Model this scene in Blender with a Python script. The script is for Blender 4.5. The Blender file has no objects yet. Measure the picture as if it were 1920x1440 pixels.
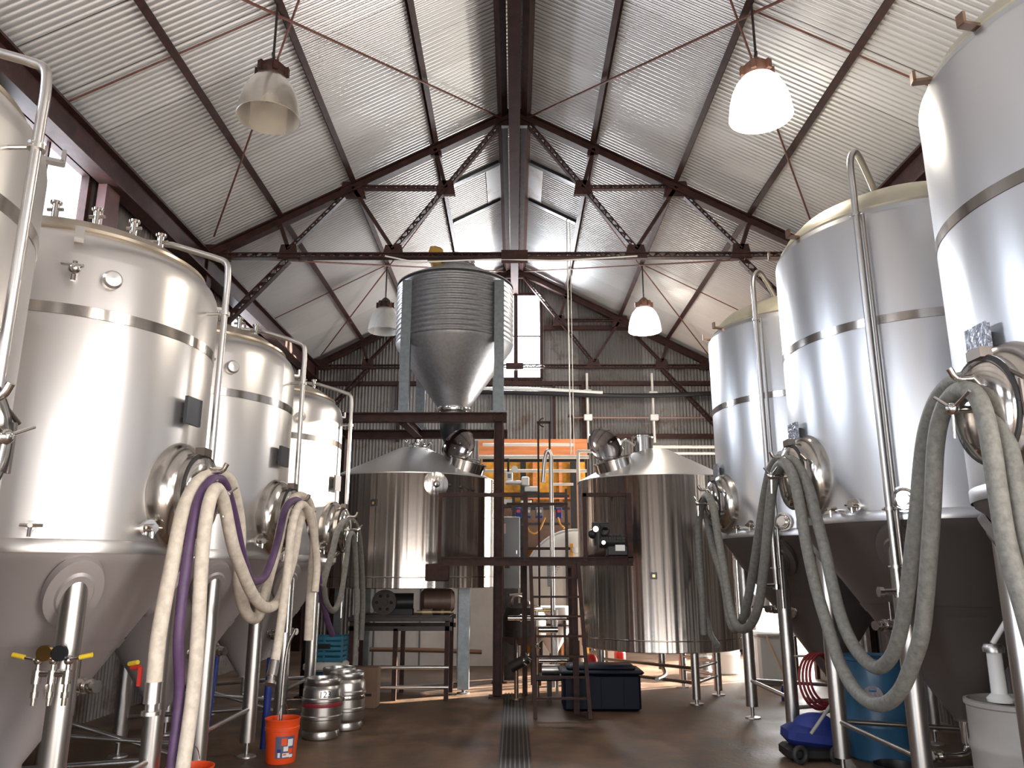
import bpy, math, random
from math import pi, sin, cos, radians as R
from mathutils import Vector, Matrix
random.seed(7)
S = bpy.context.scene
COL = S.collection

# ------------------------------------------------------------------ camera
CAMZ, TILT, FPX = 1.68, R(13.6), 1450.0
cam_d = bpy.data.cameras.new('camera')
cam_d.sensor_width = 36.0
cam_d.lens = FPX / 1920 * 36.0
cam_d.clip_start = 0.05
cam = bpy.data.objects.new('camera', cam_d)
COL.objects.link(cam)
cam.location = (0, 0, CAMZ)
cam.rotation_euler = (pi / 2 + TILT, 0, R(0.2))
S.camera = cam
# ------------------------------------------------------------------ world, sun, exposure
W = bpy.data.worlds.new('sky'); S.world = W; W.use_nodes = True
bg = W.node_tree.nodes['Background']
bg.inputs['Color'].default_value = (0.86, 0.93, 1.0, 1)
bg.inputs['Strength'].default_value = 7.0
S.view_settings.view_transform = 'Standard'
S.view_settings.look = 'None'
S.view_settings.exposure = -1.5
S.view_settings.gamma = 1.0
S.view_settings.use_curve_mapping = False
S.cycles.max_bounces = 10
S.cycles.glossy_bounces = 6
S.cycles.diffuse_bounces = 5
S.cycles.caustics_reflective = True
S.cycles.sample_clamp_indirect = 3.0
S.cycles.blur_glossy = 1.0
S.cycles.use_denoising = True

sun_d = bpy.data.lights.new('sun', 'SUN'); sun_d.energy = 130; sun_d.angle = R(0.8)
sun_d.color = (1.0, 0.86, 0.70)
sun = bpy.data.objects.new('sun', sun_d); COL.objects.link(sun)
sun.rotation_euler = Vector((-1.0, -.52, -.37)).to_track_quat('-Z', 'Y').to_euler()
sun.location = (8, 18, 5)

def area(name, loc, target, sx, sy, power, color):
    d = bpy.data.lights.new(name, 'AREA'); d.shape = 'RECTANGLE'; d.size = sx; d.size_y = sy
    d.energy = power; d.color = color
    o = bpy.data.objects.new(name, d); COL.objects.link(o)
    o.location = loc
    o.rotation_euler = (Vector(target) - Vector(loc)).to_track_quat('-Z', 'Y').to_euler()
    return o
HALF = 4.9          # half width of the hall
YF, YB = -5.0, 17.8  # front and back walls
# daylight standing in openings; doors by the camera and most high windows are added
area('added_front_door_daylight', (0.2, YF - 0.2, 2.3), (0.2, 6, 2.3), 8.0, 4.4, 1300, (1.0, 0.93, 0.86))  # unseen door behind the camera, added to bring daylight in
area('gable_window_daylight', (0, YB + 0.25, 7.15), (0, 10, 6.6), 1.3, 2.2, 2200, (0.92, 0.95, 1.0))
area('side_door_daylight', (HALF + 0.25, 15.0, 1.5), (0, 14.4, 1.2), 3.4, 3.0, 1600, (1.0, 0.97, 0.93))
for yy in (-2.4, 2.2, 7.3, 13.4):
    area('part_added_left_window_daylight', (-HALF - 0.2, yy, 5.55), (0, yy, 4.3), 1.6, 1.05, 260, (0.80, 0.88, 1.0))  # one of these windows is real, the others are added for daylight
for yy in (-2.4, 1.0, 12.6):
    area('added_right_window_daylight', (HALF + 0.2, yy, 5.55), (0, yy, 4.3), 1.6, 1.05, 300, (1.0, 0.93, 0.86))  # unseen right windows, added to bring daylight in
area('added_front_side_door_daylight', (HALF + 0.2, -0.6, 1.9), (0, 0.6, 2.0), 3.4, 3.4, 1700, (1.0, 0.94, 0.88))  # unseen door right of the camera, added for its daylight
area('added_front_left_door_daylight', (-HALF - 0.2, -1.4, 1.9), (0, 0.6, 2.2), 3.0, 3.4, 750, (0.82, 0.9, 1.0))  # unseen door left of the camera, added for its daylight

# ------------------------------------------------------------------ pixel to world helper (real plane given)
_m = cam.rotation_euler.to_matrix()
def ray(px, py):
    return (_m @ Vector(((px - 960) / FPX, (720 - py) / FPX, -1.0)))
def at(px, py, Y=None, X=None, Z=None):
    d = ray(px, py)
    if Y is not None: t = Y / d.y
    elif X is not None: t = X / d.x
    else: t = (Z - CAMZ) / d.z
    return Vector((d.x * t, d.y * t, CAMZ + d.z * t))

# ------------------------------------------------------------------ materials
MATS = {}
def mat(name, col, rough=0.5, metal=0.0, var=0.0, vscale=6.0, col2=None, bump=0.0, bscale=40.0,
        stretch=(1, 1, 1), emit=0, trans=0.0, alpha=1.0, aniso=0.0, rvar=0.0, coat=0.0, spec=None, thresh=None, streak=0.0, sscale=9.0):
    if name in MATS: return MATS[name]
    if metal > .3: rvar = 0.0
    m = bpy.data.materials.new(name); m.use_nodes = True; MATS[name] = m
    nt = m.node_tree; b = nt.nodes['Principled BSDF']
    b.inputs['Base Color'].default_value = (*col, 1)
    b.inputs['Roughness'].default_value = rough
    b.inputs['Metallic'].default_value = metal
    if coat: b.inputs['Coat Weight'].default_value = coat
    if spec is not None: b.inputs['Specular IOR Level'].default_value = spec
    if aniso: b.inputs['Anisotropic'].default_value = aniso
    if trans: b.inputs['Transmission Weight'].default_value = trans
    if emit:
        b.inputs['Emission Color'].default_value = (*col, 1); b.inputs['Emission Strength'].default_value = emit
    if alpha < 1: b.inputs['Alpha'].default_value = alpha
    tc = nt.nodes.new('ShaderNodeTexCoord'); mp = nt.nodes.new('ShaderNodeMapping')
    mp.inputs['Scale'].default_value = stretch
    nt.links.new(tc.outputs['Object'], mp.inputs['Vector'])
    if var or rvar or col2:
        n = nt.nodes.new('ShaderNodeTexNoise'); n.inputs['Scale'].default_value = vscale
        n.inputs['Detail'].default_value = 6 if (var or col2) else 1; n.inputs['Roughness'].default_value = 0.6
        nt.links.new(mp.outputs['Vector'], n.inputs['Vector'])
        if col2 or var:
            cr = nt.nodes.new('ShaderNodeValToRGB')
            c2 = col2 if col2 else tuple(max(0, c * (1 - var)) for c in col)
            lo, hi = thresh if thresh else (0.32, 0.68)
            cr.color_ramp.elements[0].position = lo; cr.color_ramp.elements[1].position = hi
            cr.color_ramp.elements[0].color = (*c2, 1); cr.color_ramp.elements[1].color = (*col, 1)
            nt.links.new(n.outputs['Fac'], cr.inputs['Fac']); nt.links.new(cr.outputs['Color'], b.inputs['Base Color'])
        if rvar:
            mr = nt.nodes.new('ShaderNodeMapRange')
            mr.inputs['From Min'].default_value = 0.3; mr.inputs['From Max'].default_value = 0.7
            mr.inputs['To Min'].default_value = max(0.02, rough - rvar); mr.inputs['To Max'].default_value = rough + rvar
            nt.links.new(n.outputs['Fac'], mr.inputs['Value']); nt.links.new(mr.outputs['Result'], b.inputs['Roughness'])
    if bump:
        n2 = nt.nodes.new('ShaderNodeTexNoise'); n2.inputs['Scale'].default_value = bscale
        n2.inputs['Detail'].default_value = 4
        nt.links.new(mp.outputs['Vector'], n2.inputs['Vector'])
        bp = nt.nodes.new('ShaderNodeBump'); bp.inputs['Strength'].default_value = bump; bp.inputs['Distance'].default_value = 0.01
        nt.links.new(n2.outputs['Fac'], bp.inputs['Height']); nt.links.new(bp.outputs['Normal'], b.inputs['Normal'])
    if streak:
        # faint vertical buckles and rolling marks of thin steel sheet
        m3 = nt.nodes.new('ShaderNodeMapping'); m3.inputs['Scale'].default_value = (sscale, sscale, 0.12)
        nt.links.new(tc.outputs['Object'], m3.inputs['Vector'])
        n3 = nt.nodes.new('ShaderNodeTexNoise'); n3.inputs['Scale'].default_value = 1.0; n3.inputs['Detail'].default_value = 1.2
        nt.links.new(m3.outputs['Vector'], n3.inputs['Vector'])
        b3 = nt.nodes.new('ShaderNodeBump'); b3.inputs['Strength'].default_value = streak; b3.inputs['Distance'].default_value = 0.02
        nt.links.new(n3.outputs['Fac'], b3.inputs['Height']); nt.links.new(b3.outputs['Normal'], b.inputs['Normal'])
    return m

def sheet_mat(name, col, col2, axis, width, rough, metal, rust=None, rthr=(0.52, 0.7), spread=0.35):
    """Corrugated sheet: each sheet of the given width has a tone of its own, with weathering."""
    m = mat(name, col, rough, metal)
    nt = m.node_tree; b = nt.nodes['Principled BSDF']
    tc = nt.nodes.new('ShaderNodeTexCoord'); sep = nt.nodes.new('ShaderNodeSeparateXYZ')
    nt.links.new(tc.outputs['Object'], sep.inputs[0])
    dv = nt.nodes.new('ShaderNodeMath'); dv.operation = 'DIVIDE'; dv.inputs[1].default_value = width
    nt.links.new(sep.outputs[axis], dv.inputs[0])
    fl = nt.nodes.new('ShaderNodeMath'); fl.operation = 'FLOOR'; nt.links.new(dv.outputs[0], fl.inputs[0])
    wn = nt.nodes.new('ShaderNodeTexWhiteNoise'); wn.noise_dimensions = '1D'; nt.links.new(fl.outputs[0], wn.inputs['W'])
    mx = nt.nodes.new('ShaderNodeMix'); mx.data_type = 'RGBA'
    mx.inputs[6].default_value = (*col, 1); mx.inputs[7].default_value = (*col2, 1)
    sc_ = nt.nodes.new('ShaderNodeMath'); sc_.operation = 'MULTIPLY'; sc_.inputs[1].default_value = spread * 2
    nt.links.new(wn.outputs['Value'], sc_.inputs[0]); nt.links.new(sc_.outputs[0], mx.inputs[0])
    last = mx.outputs[2]
    n = nt.nodes.new('ShaderNodeTexNoise'); n.inputs['Scale'].default_value = 1.7; n.inputs['Detail'].default_value = 8
    n.inputs['Roughness'].default_value = 0.7
    nt.links.new(tc.outputs['Object'], n.inputs['Vector'])
    if rust:
        cr = nt.nodes.new('ShaderNodeValToRGB')
        cr.color_ramp.elements[0].position = rthr[0]; cr.color_ramp.elements[1].position = rthr[1]
        nt.links.new(n.outputs['Fac'], cr.inputs['Fac'])
        m2 = nt.nodes.new('ShaderNodeMix'); m2.data_type = 'RGBA'; m2.inputs[7].default_value = (*rust, 1)
        nt.links.new(last, m2.inputs[6]); nt.links.new(cr.outputs['Color'], m2.inputs[0]); last = m2.outputs[2]
    # dark lap line at each sheet edge
    fr = nt.nodes.new('ShaderNodeMath'); fr.operation = 'FRACT'; nt.links.new(dv.outputs[0], fr.inputs[0])
    lt = nt.nodes.new('ShaderNodeMath'); lt.operation = 'LESS_THAN'; lt.inputs[1].default_value = 0.012
    nt.links.new(fr.outputs[0], lt.inputs[0])
    m3 = nt.nodes.new('ShaderNodeMix'); m3.data_type = 'RGBA'; m3.inputs[7].default_value = (0.16, 0.15, 0.145, 1)
    nt.links.new(last, m3.inputs[6]); nt.links.new(lt.outputs[0], m3.inputs[0])
    nt.links.new(m3.outputs[2], b.inputs['Base Color'])
    return m

M_roof = sheet_mat('galvanised_roof_sheet', (0.80, 0.805, 0.82), (0.62, 0.62, 0.63), 1, 0.76, 0.36, 0.68)
M_wallb = sheet_mat('weathered_wall_sheet', (0.30, 0.29, 0.28), (0.17, 0.16, 0.155), 0, 0.76, 0.5, 0.6, rust=(0.13, 0.085, 0.06), spread=0.5)
M_walls = sheet_mat('rusty_wall_sheet', (0.27, 0.25, 0.24), (0.15, 0.13, 0.12), 1, 0.76, 0.5, 0.6, rust=(0.12, 0.06, 0.04), spread=0.5)
M_brown = mat('oxide_brown_steel', (0.050, 0.019, 0.015), 0.6, 0.0, col2=(0.018, 0.009, 0.008), vscale=9, bump=0.15, spec=0.25)
M_rod = mat('oxide_rod', (0.16, 0.055, 0.035), 0.6, 0.0, var=0.5, vscale=12)
M_ferm = mat('satin_stainless', (0.80, 0.775, 0.76), 0.33, 0.92, rvar=0.07, vscale=5, stretch=(1, 1, 0.15), streak=0.22, sscale=6)
M_fermR = mat('satin_stainless_cool', (0.78, 0.79, 0.82), 0.32, 0.92, rvar=0.06, vscale=5, stretch=(1, 1, 0.15), streak=0.22, sscale=5)
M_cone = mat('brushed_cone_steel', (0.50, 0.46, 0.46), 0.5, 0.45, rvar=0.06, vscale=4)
M_coneR = mat('brushed_cone_steel_shaded', (0.20, 0.175, 0.165), 0.46, 0.7, rvar=0.08, vscale=4)  # same cone steel with the shade under the right tanks put into its colour
M_pol = mat('polished_stainless', (0.82, 0.80, 0.77), 0.13, 1.0, rvar=0.05, vscale=10)
M_band = mat('polished_band', (0.60, 0.56, 0.52), 0.16, 1.0, rvar=0.08, vscale=8)
M_leg = mat('leg_stainless', (0.60, 0.58, 0.56), 0.33, 1.0, rvar=0.04, vscale=3)
M_kettle = mat('kettle_stainless', (0.80, 0.76, 0.72), 0.21, 1.0, rvar=0.05, vscale=14, stretch=(1, 1, 0.05), streak=1.0, sscale=11)
M_kroof = mat('kettle_roof_stainless', (0.72, 0.71, 0.70), 0.38, 0.9, rvar=0.06, vscale=5)
M_cream = mat('cream_top', (0.62, 0.57, 0.44), 0.35, 0.6, var=0.15)
M_gold = mat('tan_dome_steel', (0.62, 0.53, 0.42), 0.30, 0.9, var=0.15)
M_galv = mat('galvanised_silo', (0.50, 0.51, 0.53), 0.36, 0.85, var=0.25, vscale=22, rvar=0.08)
M_galvd = mat('galvanised_post', (0.20, 0.225, 0.24), 0.42, 0.6, var=0.3, vscale=15)
M_hose = mat('cream_hose_rubber', (0.80, 0.71, 0.60), 0.6, 0.0, var=0.3, vscale=18, bump=0.2)
M_hoseg = mat('grey_hose_rubber', (0.20, 0.195, 0.175), 0.65, 0.0, var=0.4, vscale=30, bump=0.3, bscale=60)
M_hosep = mat('purple_hose_rubber', (0.115, 0.060, 0.150), 0.5, 0.0, var=0.3, vscale=18)
M_dark = mat('black_plastic', (0.018, 0.018, 0.020), 0.4, 0.0, spec=0.25)
M_darkm = mat('dark_iron', (0.05, 0.042, 0.040), 0.45, 0.6, var=0.4, vscale=14)
M_navy = mat('navy_plastic', (0.006, 0.008, 0.020), 0.5, 0.0, var=0.2, spec=0.15)
M_orange = mat('orange_plastic', (0.86, 0.085, 0.015), 0.42, 0.0, var=0.1)
M_label = mat('bucket_label', (0.10, 0.10, 0.17), 0.5)
M_white = mat('white_paint', (0.88, 0.84, 0.78), 0.5, 0.0, var=0.12, vscale=3)
M_whitep = mat('white_plastic', (0.80, 0.80, 0.78), 0.4, 0.0, var=0.06, vscale=3)
M_red = mat('red_plastic', (0.65, 0.03, 0.02), 0.4)
M_yel = mat('yellow_plastic', (0.85, 0.60, 0.04), 0.4)
M_blue = mat('blue_drum_plastic', (0.035, 0.12, 0.22), 0.35, 0.0, var=0.2)
M_bblue = mat('bright_blue_fabric', (0.012, 0.030, 0.22), 0.6, 0.0, var=0.3)
M_teal = mat('teal_crate_plastic', (0.02, 0.15, 0.24), 0.5)
M_card = mat('cardboard', (0.20, 0.12, 0.08), 0.8, 0.0, var=0.2)
M_wood = mat('pine_board', (0.75, 0.27, 0.10), 0.6, 0.0, col2=(0.52, 0.17, 0.06), vscale=5, stretch=(0.4, 6, 6))
M_insul = mat('yellow_insulation', (0.80, 0.40, 0.05), 0.9, 0.0, col2=(0.40, 0.18, 0.03), vscale=7, bump=0.6, bscale=18)
M_gfab = mat('grey_drum_plastic', (0.33, 0.31, 0.29), 0.55, 0.0, var=0.1)
M_brass = mat('brass', (0.65, 0.42, 0.16), 0.25, 1.0)
M_keg = mat('keg_steel', (0.56, 0.54, 0.52), 0.32, 1.0, rvar=0.05, vscale=8)
M_redband = mat('keg_red_band', (0.22, 0.02, 0.03), 0.4)
M_plate = mat('name_plate_metal', (0.34, 0.36, 0.42), 0.3, 0.9, var=0.6, vscale=38, bump=0.9, bscale=30)
M_plated = mat('dark_name_plate', (0.035, 0.037, 0.045), 0.35, 0.3)
M_grey = mat('grey_enclosure', (0.16, 0.17, 0.18), 0.5, 0.2)
M_floor = mat('stained_concrete', (0.200, 0.125, 0.080), 0.55, 0.0, col2=(0.050, 0.031, 0.021), vscale=2.3, bump=0.25, bscale=26, rvar=0.10, spec=0.35)
M_drain = mat('drain_grating', (0.04, 0.036, 0.034), 0.4, 0.6)
M_drainb = mat('drain_bar', (0.22, 0.20, 0.19), 0.35, 0.8)
M_ground = mat('outside_ground', (0.45, 0.40, 0.34), 0.9)
M_glass = mat('window_glass', (0.9, 0.95, 1.0), 0.05, 0.0, trans=1.0)
M_shadeoff = mat('frosted_glass_shade', (0.88, 0.80, 0.68), 0.22, 0.0, trans=0.8, var=0.1, vscale=8)
M_shadefar = mat('clear_ribbed_shade', (0.80, 0.80, 0.78), 0.28, 0.0, trans=0.5)
M_shadeon = mat('glowing_glass_shade', (1.0, 0.93, 0.80), 0.3, 0.0, emit=9)
M_rubber = mat('black_rubber', (0.02, 0.02, 0.02), 0.6)

# ------------------------------------------------------------------ mesh builder
class MB:
    def __init__(s): s.v = []; s.f = []; s.sm = []
    def add(s, vs, fs, smooth=True):
        o = len(s.v); s.v += [Vector(v) for v in vs]; s.f += [[i + o for i in f] for f in fs]; s.sm += [smooth] * len(fs); return s
    def box(s, c, size, rot=None, M=None):
        hx, hy, hz = size[0] / 2, size[1] / 2, size[2] / 2
        vs = [Vector((x * hx, y * hy, z * hz)) for x in (-1, 1) for y in (-1, 1) for z in (-1, 1)]
        if rot is not None: vs = [rot @ v for v in vs]
        vs = [v + Vector(c) for v in vs]
        return s.add(vs, [(0, 1, 3, 2), (4, 6, 7, 5), (0, 4, 5, 1), (2, 3, 7, 6), (0, 2, 6, 4), (1, 5, 7, 3)], False)
    def bbox(s, c, size, bev=0.02, rot=None):
        """box with chamfered vertical and horizontal edges"""
        x, y, z = size[0] / 2, size[1] / 2, size[2] / 2; b = min(bev, x * .9, y * .9, z * .9)
        rings = []
        for zz, ins in ((-z, b), (-z + b, 0), (z - b, 0), (z, b)):
            X, Y = x - ins, y - ins
            rings.append([(X - b, -Y, zz), (X, -Y + b, zz), (X, Y - b, zz), (X - b, Y, zz), (-X + b, Y, zz), (-X, Y - b, zz), (-X, -Y + b, zz), (-X + b, -Y, zz)])
        vs = [Vector(p) for r in rings for p in r]
        if rot is not None: vs = [rot @ v for v in vs]
        vs = [v + Vector(c) for v in vs]
        fs = [[j * 8 + i, j * 8 + (i + 1) % 8, (j + 1) * 8 + (i + 1) % 8, (j + 1) * 8 + i] for j in range(3) for i in range(8)]
        fs += [list(range(7, -1, -1)), list(range(24, 32))]
        return s.add(vs, fs, False)
    def beam(s, p0, p1, w, h, up=(0, 0, 1)):
        """rectangular bar from p0 to p1, w across and h along 'up'"""
        p0, p1 = Vector(p0), Vector(p1); d = (p1 - p0); L = d.length; d.normalize()
        u = Vector(up); u = (u - d * u.dot(d))
        if u.length < 1e-5: u = Vector((0, 1, 0)) - d * d.y
        u.normalize(); a = d.cross(u)
        rot = Matrix((a, d, u)).transposed()
        return s.box((p0 + p1) / 2, (w, L, h), rot=rot)
    def ibeam(s, p0, p1, w, h, t=0.012, up=(0, 0, 1)):
        p0, p1 = Vector(p0), Vector(p1); d = (p1 - p0).normalized()
        u = Vector(up); u = (u - d * u.dot(d)).normalized()
        s.beam(p0 + u * (h / 2 - t / 2), p1 + u * (h / 2 - t / 2), w, t, up)
        s.beam(p0 - u * (h / 2 - t / 2), p1 - u * (h / 2 - t / 2), w, t, up)
        return s.beam(p0, p1, t, h - 2 * t, up)
    def lattice(s, p0, p1, w, h, pitch=0.11, up=(0, 0, 1)):
        """pair of angle flanges with zigzag lacing"""
        p0, p1 = Vector(p0), Vector(p1); d = (p1 - p0); L = d.length; d.normalize()
        u = Vector(up); u = (u - d * u.dot(d)).normalized()
        for k in (-1, 1):
            s.beam(p0 + u * k * (h / 2 - .01), p1 + u * k * (h / 2 - .01), w, 0.02, up)
        n = max(2, int(L / pitch)); 
        for i in range(n):
            a = p0 + d * (L * i / n) + u * (h / 2 - .012) * (1 if i % 2 else -1)
            b = p0 + d * (L * (i + 1) / n) + u * (h / 2 - .012) * (-1 if i % 2 else 1)
            s.beam(a, b, w * 0.5, 0.014, up if abs((b - a).normalized().dot(Vector(up))) < .98 else (0, 1, 0))
        return s
    def frame(s, d):
        d = Vector(d).normalized(); a = Vector((0, 0, 1)) if abs(d.z) < .9 else Vector((1, 0, 0))
        x = a.cross(d).normalized(); return x, d.cross(x).normalized(), d
    def cyl(s, p0, p1, r0, r1=None, n=16, caps=True):
        if r1 is None: r1 = r0
        p0, p1 = Vector(p0), Vector(p1); x, y, d = s.frame(p1 - p0)
        vs = [p + (x * cos(2 * pi * i / n) + y * sin(2 * pi * i / n)) * r for p, r in ((p0, r0), (p1, r1)) for i in range(n)]
        fs = [[i, (i + 1) % n, n + (i + 1) % n, n + i] for i in range(n)]
        s.add(vs, fs)
        if caps: s.add(vs, [list(range(n))[::-1], list(range(n, 2 * n))], False)
        return s
    def lathe(s, prof, o=(0, 0, 0), axis=(0, 0, 1), n=48, sx=1.0, sy=1.0, close=False):
        """profile of (radius, height) along axis from o"""
        x, y, d = s.frame(axis)
        if abs(Vector(axis).normalized().z) > .99: x, y = Vector((1, 0, 0)), Vector((0, 1, 0))
        o = Vector(o); vs = []
        for r, h in prof:
            r = max(r, 1e-4)
            vs += [o + (x * cos(2 * pi * i / n) * sx + y * sin(2 * pi * i / n) * sy) * r + d * h for i in range(n)]
        fs = [[j * n + i, j * n + (i + 1) % n, (j + 1) * n + (i + 1) % n, (j + 1) * n + i] for j in range(len(prof) - 1) for i in range(n)]
        return s.add(vs, fs)
    def sweep(s, pts, r, n=12, smooth=6, caps=True, ribs=0.0):
        P = [Vector(p) for p in pts]
        if smooth > 1 and len(P) > 2:
            Q = []; E = [P[0] * 2 - P[1]] + P + [P[-1] * 2 - P[-2]]
            for i in range(1, len(E) - 2):
                for k in range(smooth):
                    t = k / smooth; a, b, c, d = E[i - 1], E[i], E[i + 1], E[i + 2]
                    Q.append(0.5 * ((2 * b) + (c - a) * t + (2 * a - 5 * b + 4 * c - d) * t * t + (3 * b - a - 3 * c + d) * t ** 3))
            Q.append(P[-1]); P = Q
        N = len(P); vs = []; prev = None
        for i, p in enumerate(P):
            t = (P[min(i + 1, N - 1)] - P[max(i - 1, 0)]).normalized()
            if prev is None: x, y, _ = s.frame(t)
            else:
                x = (prev - t * prev.dot(t)).normalized(); y = t.cross(x)
            prev = x; rr = r * (1 + (ribs if i % 2 else 0))
            vs += [p + (x * cos(2 * pi * k / n) + y * sin(2 * pi * k / n)) * rr for k in range(n)]
        fs = [[j * n + i, j * n + (i + 1) % n, (j + 1) * n + (i + 1) % n, (j + 1) * n + i] for j in range(N - 1) for i in range(n)]
        s.add(vs, fs)
        if caps: s.add(vs, [list(range(n))[::-1], list(range((N - 1) * n, N * n))], False)
        return s
    def torus(s, c, axis, Rr, r, n=32, m=10, sx=1, sy=1, a0=0, a1=2 * pi):
        x, y, d = s.frame(axis); c = Vector(c); full = abs(a1 - a0 - 2 * pi) < 1e-4
        pts = [c + (x * cos(a0 + (a1 - a0) * i / n) * sx + y * sin(a0 + (a1 - a0) * i / n) * sy) * Rr for i in range(n + 1)]
        return s.sweep(pts, r, m, 1, caps=not full)
    def ball(s, c, r, n=16, m=8, sc=(1, 1, 1)):
        c = Vector(c); vs = []
        for j in range(m + 1):
            a = pi * j / m
            vs += [c + Vector((sc[0] * r * sin(a) * cos(2 * pi * i / n), sc[1] * r * sin(a) * sin(2 * pi * i / n), sc[2] * r * cos(a))) for i in range(n)]
        fs = [[j * n + i, j * n + (i + 1) % n, (j + 1) * n + (i + 1) % n, (j + 1) * n + i][::-1] for j in range(m) for i in range(n)]
        return s.add(vs, fs)
    def build(s, name, m, parent=None, world=False, angle=40):
        me = bpy.data.meshes.new(name)
        off = Vector((0, 0, 0)); vs = s.v
        o = bpy.data.objects.new(name, me)
        if parent is None:
            xs = [v.x for v in vs]; ys = [v.y for v in vs]; zs = [v.z for v in vs]
            off = Vector(((min(xs) + max(xs)) / 2, (min(ys) + max(ys)) / 2, min(zs)))
            o.location = off
        elif world:
            w = Vector((0, 0, 0)); p = parent
            while p is not None: w += p.location; p = p.parent
            off = w
        me.from_pydata([v - off for v in vs], [], s.f)
        me.validate(); me.polygons.foreach_set('use_smooth', s.sm[:len(me.polygons)] if len(s.sm) == len(me.polygons) else [True] * len(me.polygons))
        me.update()
        try: me.set_sharp_from_angle(angle=R(angle))
        except Exception: pass
        me.materials.append(m); COL.objects.link(o)
        if parent is not None: o.parent = parent
        return o

def tag(o, label, cat, group=None, kind=None):
    o['label'] = label; o['category'] = cat
    if group: o['group'] = group
    if kind: o['kind'] = kind
    return o
def thing(name, label, cat, loc=(0, 0, 0), group=None):
    o = bpy.data.objects.new(name, None); o.empty_display_size = .1; COL.objects.link(o); o.location = loc
    return tag(o, label, cat, group)
def struct(o): o['kind'] = 'structure'; return o
def copy_tree(o, parent=None):
    c = o.copy(); COL.objects.link(c)
    if parent is not None: c.parent = parent
    for ch in list(o.children): copy_tree(ch, c)
    return c
def text_mesh(txt, size):
    cu = bpy.data.curves.new('t', 'FONT'); cu.body = txt; cu.size = size; cu.align_x = 'CENTER'; cu.align_y = 'CENTER'; cu.extrude = 0.001
    ob = bpy.data.objects.new('t', cu); COL.objects.link(ob)
    bpy.context.view_layer.update()
    me = bpy.data.meshes.new_from_object(ob.evaluated_get(bpy.context.evaluated_depsgraph_get()))
    vs = [v.co.copy() for v in me.vertices]; fs = [list(p.vertices) for p in me.polygons]
    bpy.data.objects.remove(ob); bpy.data.meshes.remove(me); bpy.data.curves.remove(cu)
    return vs, fs

# ================================================================== THE SHELL
RIDGE = 9.0; SL = 0.52
def roofz(x): return RIDGE - SL * abs(x)
PITCH, AMP = 0.076, 0.016
def corr(u0, u1, fn, rows, seg=8):
    """corrugated sheet: fn(u, row value, wave) -> point"""
    n = int((u1 - u0) / PITCH * seg); mb = MB(); vs = []
    for r in rows:
        for i in range(n + 1):
            u = u0 + (u1 - u0) * i / n
            vs.append(fn(u, r, AMP * sin(2 * pi * u / PITCH)))
    fs = []
    for j in range(len(rows) - 1):
        for i in range(n):
            a = j * (n + 1) + i; fs.append([a, a + 1, a + n + 2, a + n + 1])
    mb.add(vs, fs); return mb

mb = MB()
for sgn in (-1, 1):
    q = corr(YF, YB, lambda u, r, w: (sgn * r, u, roofz(r) + w), [0.0, 1.3, 2.6, 3.9, HALF + .1], 8)
    mb.add(q.v, q.f)
ceil = struct(mb.build('ceiling', M_roof, angle=180))
ceil['label'] = 'corrugated galvanised pitched roof lining seen from below'
# floor
mb = MB(); mb.box((0, (YF + YB) / 2, -0.05), (HALF * 2 + .4, YB - YF, 0.1)); struct(mb.build('floor', M_floor))
mb = MB(); mb.box((0, 7, -0.16), (90, 90, 0.1)); struct(mb.build('ground_outside', M_ground))
# drain
mb = MB(); mb.box((-0.0, 7.1, 0.002), (0.30, 9.0, 0.008)); dr = struct(mb.build('trim_1', M_drain)); dr['label'] = 'dark floor drain channel'
mb = MB()
for k in range(7): mb.box((-0.125 + k * 0.0417, 7.1, 0.012), (0.014, 9.0, 0.012))
g_ = struct(mb.build('trim_2', M_drainb)); g_['label'] = 'bar grating over the floor drain'

def wall_rects(name, plane, c, span, holes, m, hfun):
    """corrugated wall in plane x=c or y=c over span u; holes (u0,u1,z0,z1); hfun(u)=wall top"""
    mb = MB(); u0, u1 = span
    cuts = sorted(set([u0, u1] + [h[0] for h in holes] + [h[1] for h in holes]))
    for a, b in zip(cuts[:-1], cuts[1:]):
        hs = sorted([h for h in holes if h[0] <= a + 1e-6 and h[1] >= b - 1e-6], key=lambda h: h[2])
        z = 0.0; segs = []
        for h in hs: segs.append((z, h[2])); z = h[3]
        segs.append((z, None))
        for z0, z1 in segs:
            if z1 is not None and z1 - z0 < 1e-3: continue
            n = max(2, int((b - a) / PITCH * 8)); vs = []
            for i in range(n + 1):
                u = a + (b - a) * i / n; w = AMP * sin(2 * pi * u / PITCH)
                for zz in (z0, hfun(u) if z1 is None else z1):
                    vs.append((c + w, u, zz) if plane == 'x' else (u, c + w, zz))
            mb.add(vs, [[2 * i, 2 * i + 2, 2 * i + 3, 2 * i + 1] for i in range(n)])
    return struct(mb.build(name, m, angle=180))
LW = [(-3.2, -1.6, 5.05, 6.05), (1.4, 3.0, 5.05, 6.05), (6.55, 8.05, 5.05, 6.1), (12.6, 14.2, 5.05, 6.05)]  # third opening is real, the rest are added to let daylight in
RW = [(-3.2, -1.6, 5.05, 6.05), (0.2, 1.8, 5.05, 6.05), (11.8, 13.4, 5.05, 6.05)]  # whole row is added out of view to let daylight in
eave = lambda u: roofz(HALF)
wall_rects('wall_left', 'x', -HALF, (YF, YB), LW + [(-3.0, 0.2, 0.0, 3.5)] , M_walls, eave)
wall_rects('wall_right', 'x', HALF, (YF, YB), RW + [(-2.4, 1.2 - 1.0, 0.0, 3.6), (13.2, 16.7, 0.0, 3.0)], M_walls, eave)
wall_rects('wall_back', 'y', YB, (-HALF, HALF), [(-0.62, 0.64, 6.10, 8.22)], M_wallb, roofz)
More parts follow.
